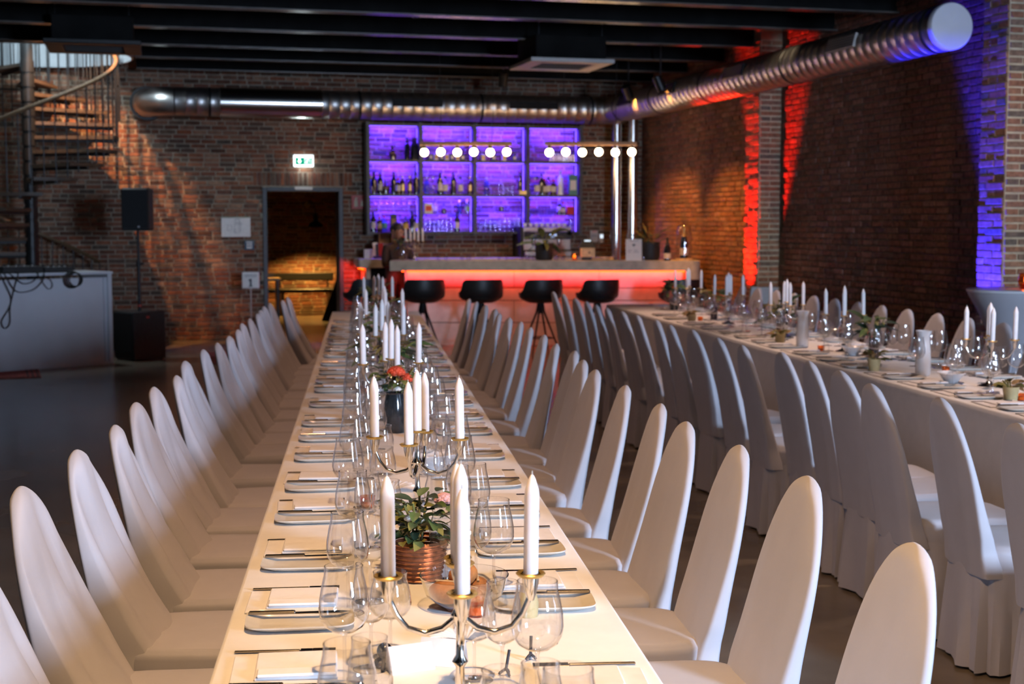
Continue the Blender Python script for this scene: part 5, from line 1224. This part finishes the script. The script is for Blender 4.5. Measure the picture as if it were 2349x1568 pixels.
def setting(TM, along, side, seatword, tabword, sideword, idx):
    # frame at the table edge: local v points into the table, u runs away from the camera
    def W_(u, v, z):
        x = v if side == 'l' else WID - v; return TM @ Vector((x, along + u, z))
    rz = TM.to_euler().z + (0 if side == 'l' else PI); sgn = 1 if side == 'l' else -1
    where = f'at {seatword} {sideword} seat of {tabword} table'
    grp = f'{sideword} side of {tabword} table'
    jr = lambda a: rc.uniform(-a, a)
    p = W_(.06 + jr(.008), .135 + jr(.008), TZ); o = single('napkin', NAP, f'folded white napkin {where}', 'napkin', p, rz + jr(.05), 'napkins, ' + grp)
    if side == 'r': o.scale = (1, -1, 1)
    p = W_(-.115 + jr(.01), .15 + jr(.008), TZ); single('side_plate', PLT, f'small rectangular side plate {where}', 'plate', p, rz + jr(.06), 'side plates, ' + grp)
    p = W_(-.072 + jr(.006), .14, TZ + .0135); t = thing('knife', f'butter knife lying on side plate {where}', 'knife', p, rz + jr(.04), 'butter knives, ' + grp); spawn(KNF, t)
    p = W_(.172 + jr(.006), .13, TZ + .0005); t = thing('fork', f'silver fork {where}', 'fork', p, rz + jr(.05), 'forks, ' + grp); spawn(FRK, t)
    far = (p - Vector((0, 0, 1.6))).length
    for (kind, u, v) in (('large red wine glass', -.035, .255), ('slim white wine glass', .045, .30), ('round water glass', .115, .345)):
        if kind == 'round water glass' and rc.random() < .12: continue
        pp = W_(u + jr(.012), v + jr(.012), TZ)
        lab = f'empty {kind} {where}'
        if far < 6.0:
            t = thing('wine_glass', lab, 'glass', pp, 0, 'wine glasses, ' + grp); spawn(GK[kind][0], t)
        else: single('wine_glass', GK[kind][1], lab, 'glass', pp, 0, 'wine glasses, ' + grp)
def row_settings(TM, tops, side, tab, sideword, shift=0.0):
    inv = TM.inverted(); L_ = [(inv @ Vector((x, y, 0))).y for x, y in tops]
    for i, a in enumerate(L_): setting(TM, a + shift, side, ORD[i], tab, sideword, i)
row_settings(TL_, LROW, 'l', 'left', 'left-side', 0.2)
row_settings(TL_, [(1.40, 1.92)] + RROW, 'r', 'left', 'right-side', -0.15)
row_settings(TR_, TROW, 'l', 'right', 'aisle-side')
row_settings(TR_, FROW, 'r', 'right', 'wall-side')
# two nearest places on the left side, chairs out of the picture
inv = TL_.inverted()
a0 = (inv @ Vector((*LROW[0], 0))).y
setting(TL_, a0 - .28, 'l', 'nearest unseated', 'left', 'left-side', 0); setting(TL_, a0 - .76, 'l', 'outermost', 'left', 'left-side', 0)

# centre line ----------------------------------------------------------
def cl(TM, along, off=0.0): p = TM @ Vector((WID / 2 + off, along, TZ)); return (p.x, p.y, TZ)
def along_of(TM, x, y): return (TM.inverted() @ Vector((x, y, 0))).y
for i, (x, y) in enumerate([(.498, 2.3), (.71, 3.84), (.988, 5.952), (1.205, 7.56), (1.486, 9.21), (1.796, 11.44)]):
    candelabra((x, y, TZ), -YAW + (.07, -.12, .3, -.2, .15, .4)[i], f'{["nearest on", "second on", "third on", "fourth on", "fifth on", "farthest on"][i]} the left table')
for i, (x, y) in enumerate([(3.949, 6.467), (4.2, 8.493), (4.243, 9.649), (4.452, 11.128), (4.629, 12.433)]):
    candelabra(cl(TR_, along_of(TR_, x, y)), -YAW - .5 + (.25, .25, .5, .2, .3)[i], f'{["nearest on", "second on", "third on", "fourth on", "farthest on"][i]} the right table')
red = (('flower_red', .035, .02, -.02, .07), ('flower_pink', .03, -.03, .02, .06))
LB = [(3.25, 'basket', 21, (('flower_pink', .03, .06, -.01, .09), ('flower_white', .018, -.03, -.05, .06), ('flower_white', .016, -.01, -.055, .055)), 'round green bouquet in copper basket on left table behind nearest candelabra'),
      (5.62, 'dark', 22, (('flower_red', .045, .0, -.03, .09), ('flower_red', .04, .05, .0, .06), ('flower_white', .02, .0, -.06, .03)), 'bouquet with red protea in dark vase on left table'),
      (6.95, 'glass', 23, (('flower_white', .025, .02, 0, .07),), 'spreading leafy green bouquet in middle of left table'),
      (8.45, 'dark', 24, (('flower_pink', .03, 0, 0, .08),), 'dark green bouquet beyond the middle of left table'),
      (10.3, 'dark', 25, (('flower_pink', .035, 0, 0, .09),), 'bouquet with pale flowers near far end of left table'),
      (12.6, 'glass', 26, (('flower_white', .03, 0, 0, .08),), 'last bouquet at the far end of left table')]
for i, (y, vk, sd, hd, lab) in enumerate(LB):
    bouquet(cl(TL_, along_of(TL_, .498 + (y - 2.3) * math.tan(AL), y), .0), vk, lab, sd, (90, 50, 34, 34, 34, 34)[i], (.13, .14, .26, .16, .16, .16)[i], (.13, .14, .12, .14, .14, .14)[i], leaves=((('leaf_green', .045, .016), ('leaf_olive', .04, .013), ('leaf_dark', .05, .016)) if i < 2 else (('leaf_green', .10, .022), ('leaf_olive', .12, .014), ('leaf_dark', .10, .02))), heads=hd, group='bouquets on the left table', up=.35 if i != 2 else .15)
RB = [(8.09, 'plum', 31, (('flower_red', .02, .02, 0, .05),), 'tall green sprig bouquet in plum vase on right table'),
      (9.9, 'plum', 32, (('flower_white', .03, 0, 0, .06),), 'green bouquet in plum vase at middle of right table'),
      (11.7, 'plum', 33, (('flower_red', .03, 0, 0, .06),), 'bouquet with red blooms in plum vase on right table'),
      (13.1, 'dark', 34, (('flower_red', .03, 0, 0, .07),), 'bouquet at the far end of right table')]
for i, (y, vk, sd, hd, lab) in enumerate(RB): bouquet(cl(TR_, along_of(TR_, 3.949 + (y - 6.467) * math.tan(AR), y), .04), vk, lab, sd, 26, .15, .17, heads=hd, group='bouquets on the right table')
dry = (('dried_brown', .06, .02), ('leaf_olive', .055, .018))
for i, (x, y, lab) in enumerate(((4.0, 5.887, 'nearest cream pot of dried flowers on right table'), (4.064, 7.325, 'second cream pot of dried flowers on right table'), (4.35, 9.2, 'third cream pot of dried flowers on right table'), (4.55, 11.4, 'farthest cream pot of dried flowers on right table'))):
    bouquet((x, y, TZ), 'cream', lab, 50 + i, 16, .08, .05, leaves=dry, name='dried_flower_pot', cat='flowers', group='cream pots on the right table')
# white pillar vases and dishes
pil = MB().lathe([(0, 0), (.034, 0), (.042, .01), (.043, .10), (.036, .18), (.034, .22), (.046, .255), (.042, .255), (.03, .21), (0, .18)], 24, None, False, False).mesh('white_vase', 'white_ceramic', True)
for i, (x, y, lab) in enumerate(((4.20, 7.02, 'tall white ceramic vase behind nearest candelabra of right table'), (4.36, 8.86, 'tall white ceramic vase beside second candelabra of right table'), (1.52, 9.5, 'white ceramic vase in the middle of left table'))):
    single('white_vase', pil, lab, 'vase', (x, y, TZ), 0, 'white ceramic vases')
bowl = MB().lathe([(0, .004), (.04, 0), (.085, .045), (.10, .055), (.098, .058), (.08, .048), (.035, .008), (0, .008)], 28, None, False, False).mesh('bowl', 'white_ceramic', True)
for i, (x, y, lab) in enumerate(((1.10, 7.05, 'white oval dish between candelabras on left table'), (.93, 4.72, 'white dish behind second candelabra on left table'), (4.42, 8.25, 'white dish with dark filling on right table'), (4.15, 6.65, 'white dish at nearest candelabra of right table'))):
    o = single('serving_dish', bowl, lab, 'dish', (x, y, TZ), .4 * i, 'white dishes'); o.scale = (1.0, .75, 1)
# bread basket near the first bouquet
t = thing('bread_basket', 'glass bowl for bread rolls on left table near copper basket', 'bowl', (.655, 2.98, TZ))
obj('bowl', MB().lathe([(0, .004), (.05, .002), (.085, .03), (.10, .075), (.098, .075)], 28, None, False, False).mesh('bowl', 'clear_glass', True), t)
for k, (dx, dy, dz, rz) in enumerate(((-.035, .015, .035, .3), (.035, .02, .036, 1.4), (0, -.04, .034, 2.2), (.0, .01, .072, .8), (-.045, -.03, .045, 2.6))):
    m = MB(); m.sphere((0, 0, 0), .03, 14, 10, (1.45, .95, .85))
    b = thing('bread_roll', f'brown bread roll, {ORD[k]} in the glass bowl on left table', 'bread', (.655 + dx, 2.98 + dy, TZ + dz), rz, 'bread rolls in the bowl')
    obj('crust', m.mesh('crust', 'bread_crust', True), b); obj('score', MB().bbox(-.028, .028, -.003, .003, .0245, .0265, .001).mesh('score', 'pale_wood'), b)
shl = MB()
def scallop(u, v):
    a = (u - .5) * R(170); r = .075 * v * (1 + .04 * math.cos(u * 60)); return (r * math.sin(a), r * math.cos(a), .018 * math.sin(v * PI * .6) + .003 * math.cos(u * 60) * v + .003)
shl.grid(scallop, 41, 8); shm = shl.mesh('shell_dish', 'white_ceramic', True)
for k, (x, y, rz, lab) in enumerate(((.60, 2.72, .6, 'white ribbed shell dish beside nearest candelabra'), (.72, 4.35, -.5, 'white ribbed shell dish by second candelabra on left table'))): single('shell_dish', shm, lab, 'dish', (x, y, TZ), rz, 'shell dishes')
t = thing('salt_shaker', 'small cream salt shaker beside the bread bowl on left table', 'shaker', (.775, 2.88, TZ)); obj('body', MB().lathe([(0, 0), (.022, 0), (.024, .03), (.018, .055), (0, .055)], 16).mesh('body', 'cream_pot', True), t); obj('cap', MB().lathe([(.018, .055), (.017, .07), (0, .074)], 16).mesh('cap', 'ac_white', True), t)
# tented place cards and small dark ornaments at the near end
tent = MB(); tent.add([(-.045, -.02, 0), (.045, -.02, 0), (.045, .02, 0), (-.045, .02, 0), (-.045, 0, .05), (.045, 0, .05)], [(0, 1, 5, 4), (2, 3, 4, 5)])
tme = tent.mesh('place_card', 'napkin')
for k, (x, y, rz) in enumerate(((.46, 2.58, .2), (.53, 2.60, -.5), (.57, 2.16, .1))): single('place_card', tme, ['tented cream card left of the nearest candelabra stem', 'tented cream card right of the nearest candelabra stem', 'tented cream card at the near table end'][k], 'card', (x, y, TZ), rz, 'tented cards')
for k, (x, y, s, lab) in enumerate(((.415, 2.60, 1.0, 'black bead ornament with splayed feet left of nearest candelabra'), (.63, 2.50, .55, 'tiny dark twig ornament right of nearest candelabra'), (.70, 2.58, .5, 'tiny dark forked ornament by right glasses of nearest candelabra'))):
    t = thing('table_ornament', lab, 'ornament', (x, y, TZ), .6 * k, 'dark table ornaments')
    if k == 0: obj('bead', MB().sphere((0, 0, .034), .016, 16, 10).mesh('bead', 'dark_bottle', True), t)
    for a in (.3, 2.4, 4.4): obj('foot', MB().tube([(0, 0, .024 * s), (.018 * s * math.cos(a), .018 * s * math.sin(a), .012 * s), (.024 * s * math.cos(a), .024 * s * math.sin(a), .0025)], .0035 * s + .001, 6).mesh('foot', 'ink', True), t)
    if k: obj('stalk', MB().tube([(0, 0, .02 * s), (.01, 0, .05 * s + .02)], .003, 6).mesh('stalk', 'ink', True), t)
# red tea lights scattered along both tables
tl_glass = MB().lathe([(0, .003), (.02, 0), (.024, .035), (.022, .035)], 14, None, False, False).mesh('glass', 'amber_glass', True); tl_wax = MB().lathe([(0, .004), (.018, .004), (.019, .02), (0, .02)], 12).mesh('wax', 'candle_wax', True)
k = 0
for TMx, tabw, ys in ((TL_, 'left', (1.9, 3.1, 4.4, 6.0, 7.7, 9.4)), (TR_, 'right', (1.6, 2.9, 4.2, 5.6, 7.0, 8.6))):
    for i, y in enumerate(ys):
        p = TMx @ Vector((WID / 2 + (-.12 if i % 2 else .11), y, TZ)); t = thing('tea_light', f'small amber tea light glass, {ORD[i]} from the camera on {tabw} table', 'tea light', p, 0, 'tea lights on the tables'); obj('glass', tl_glass, t); obj('wax', tl_wax, t)
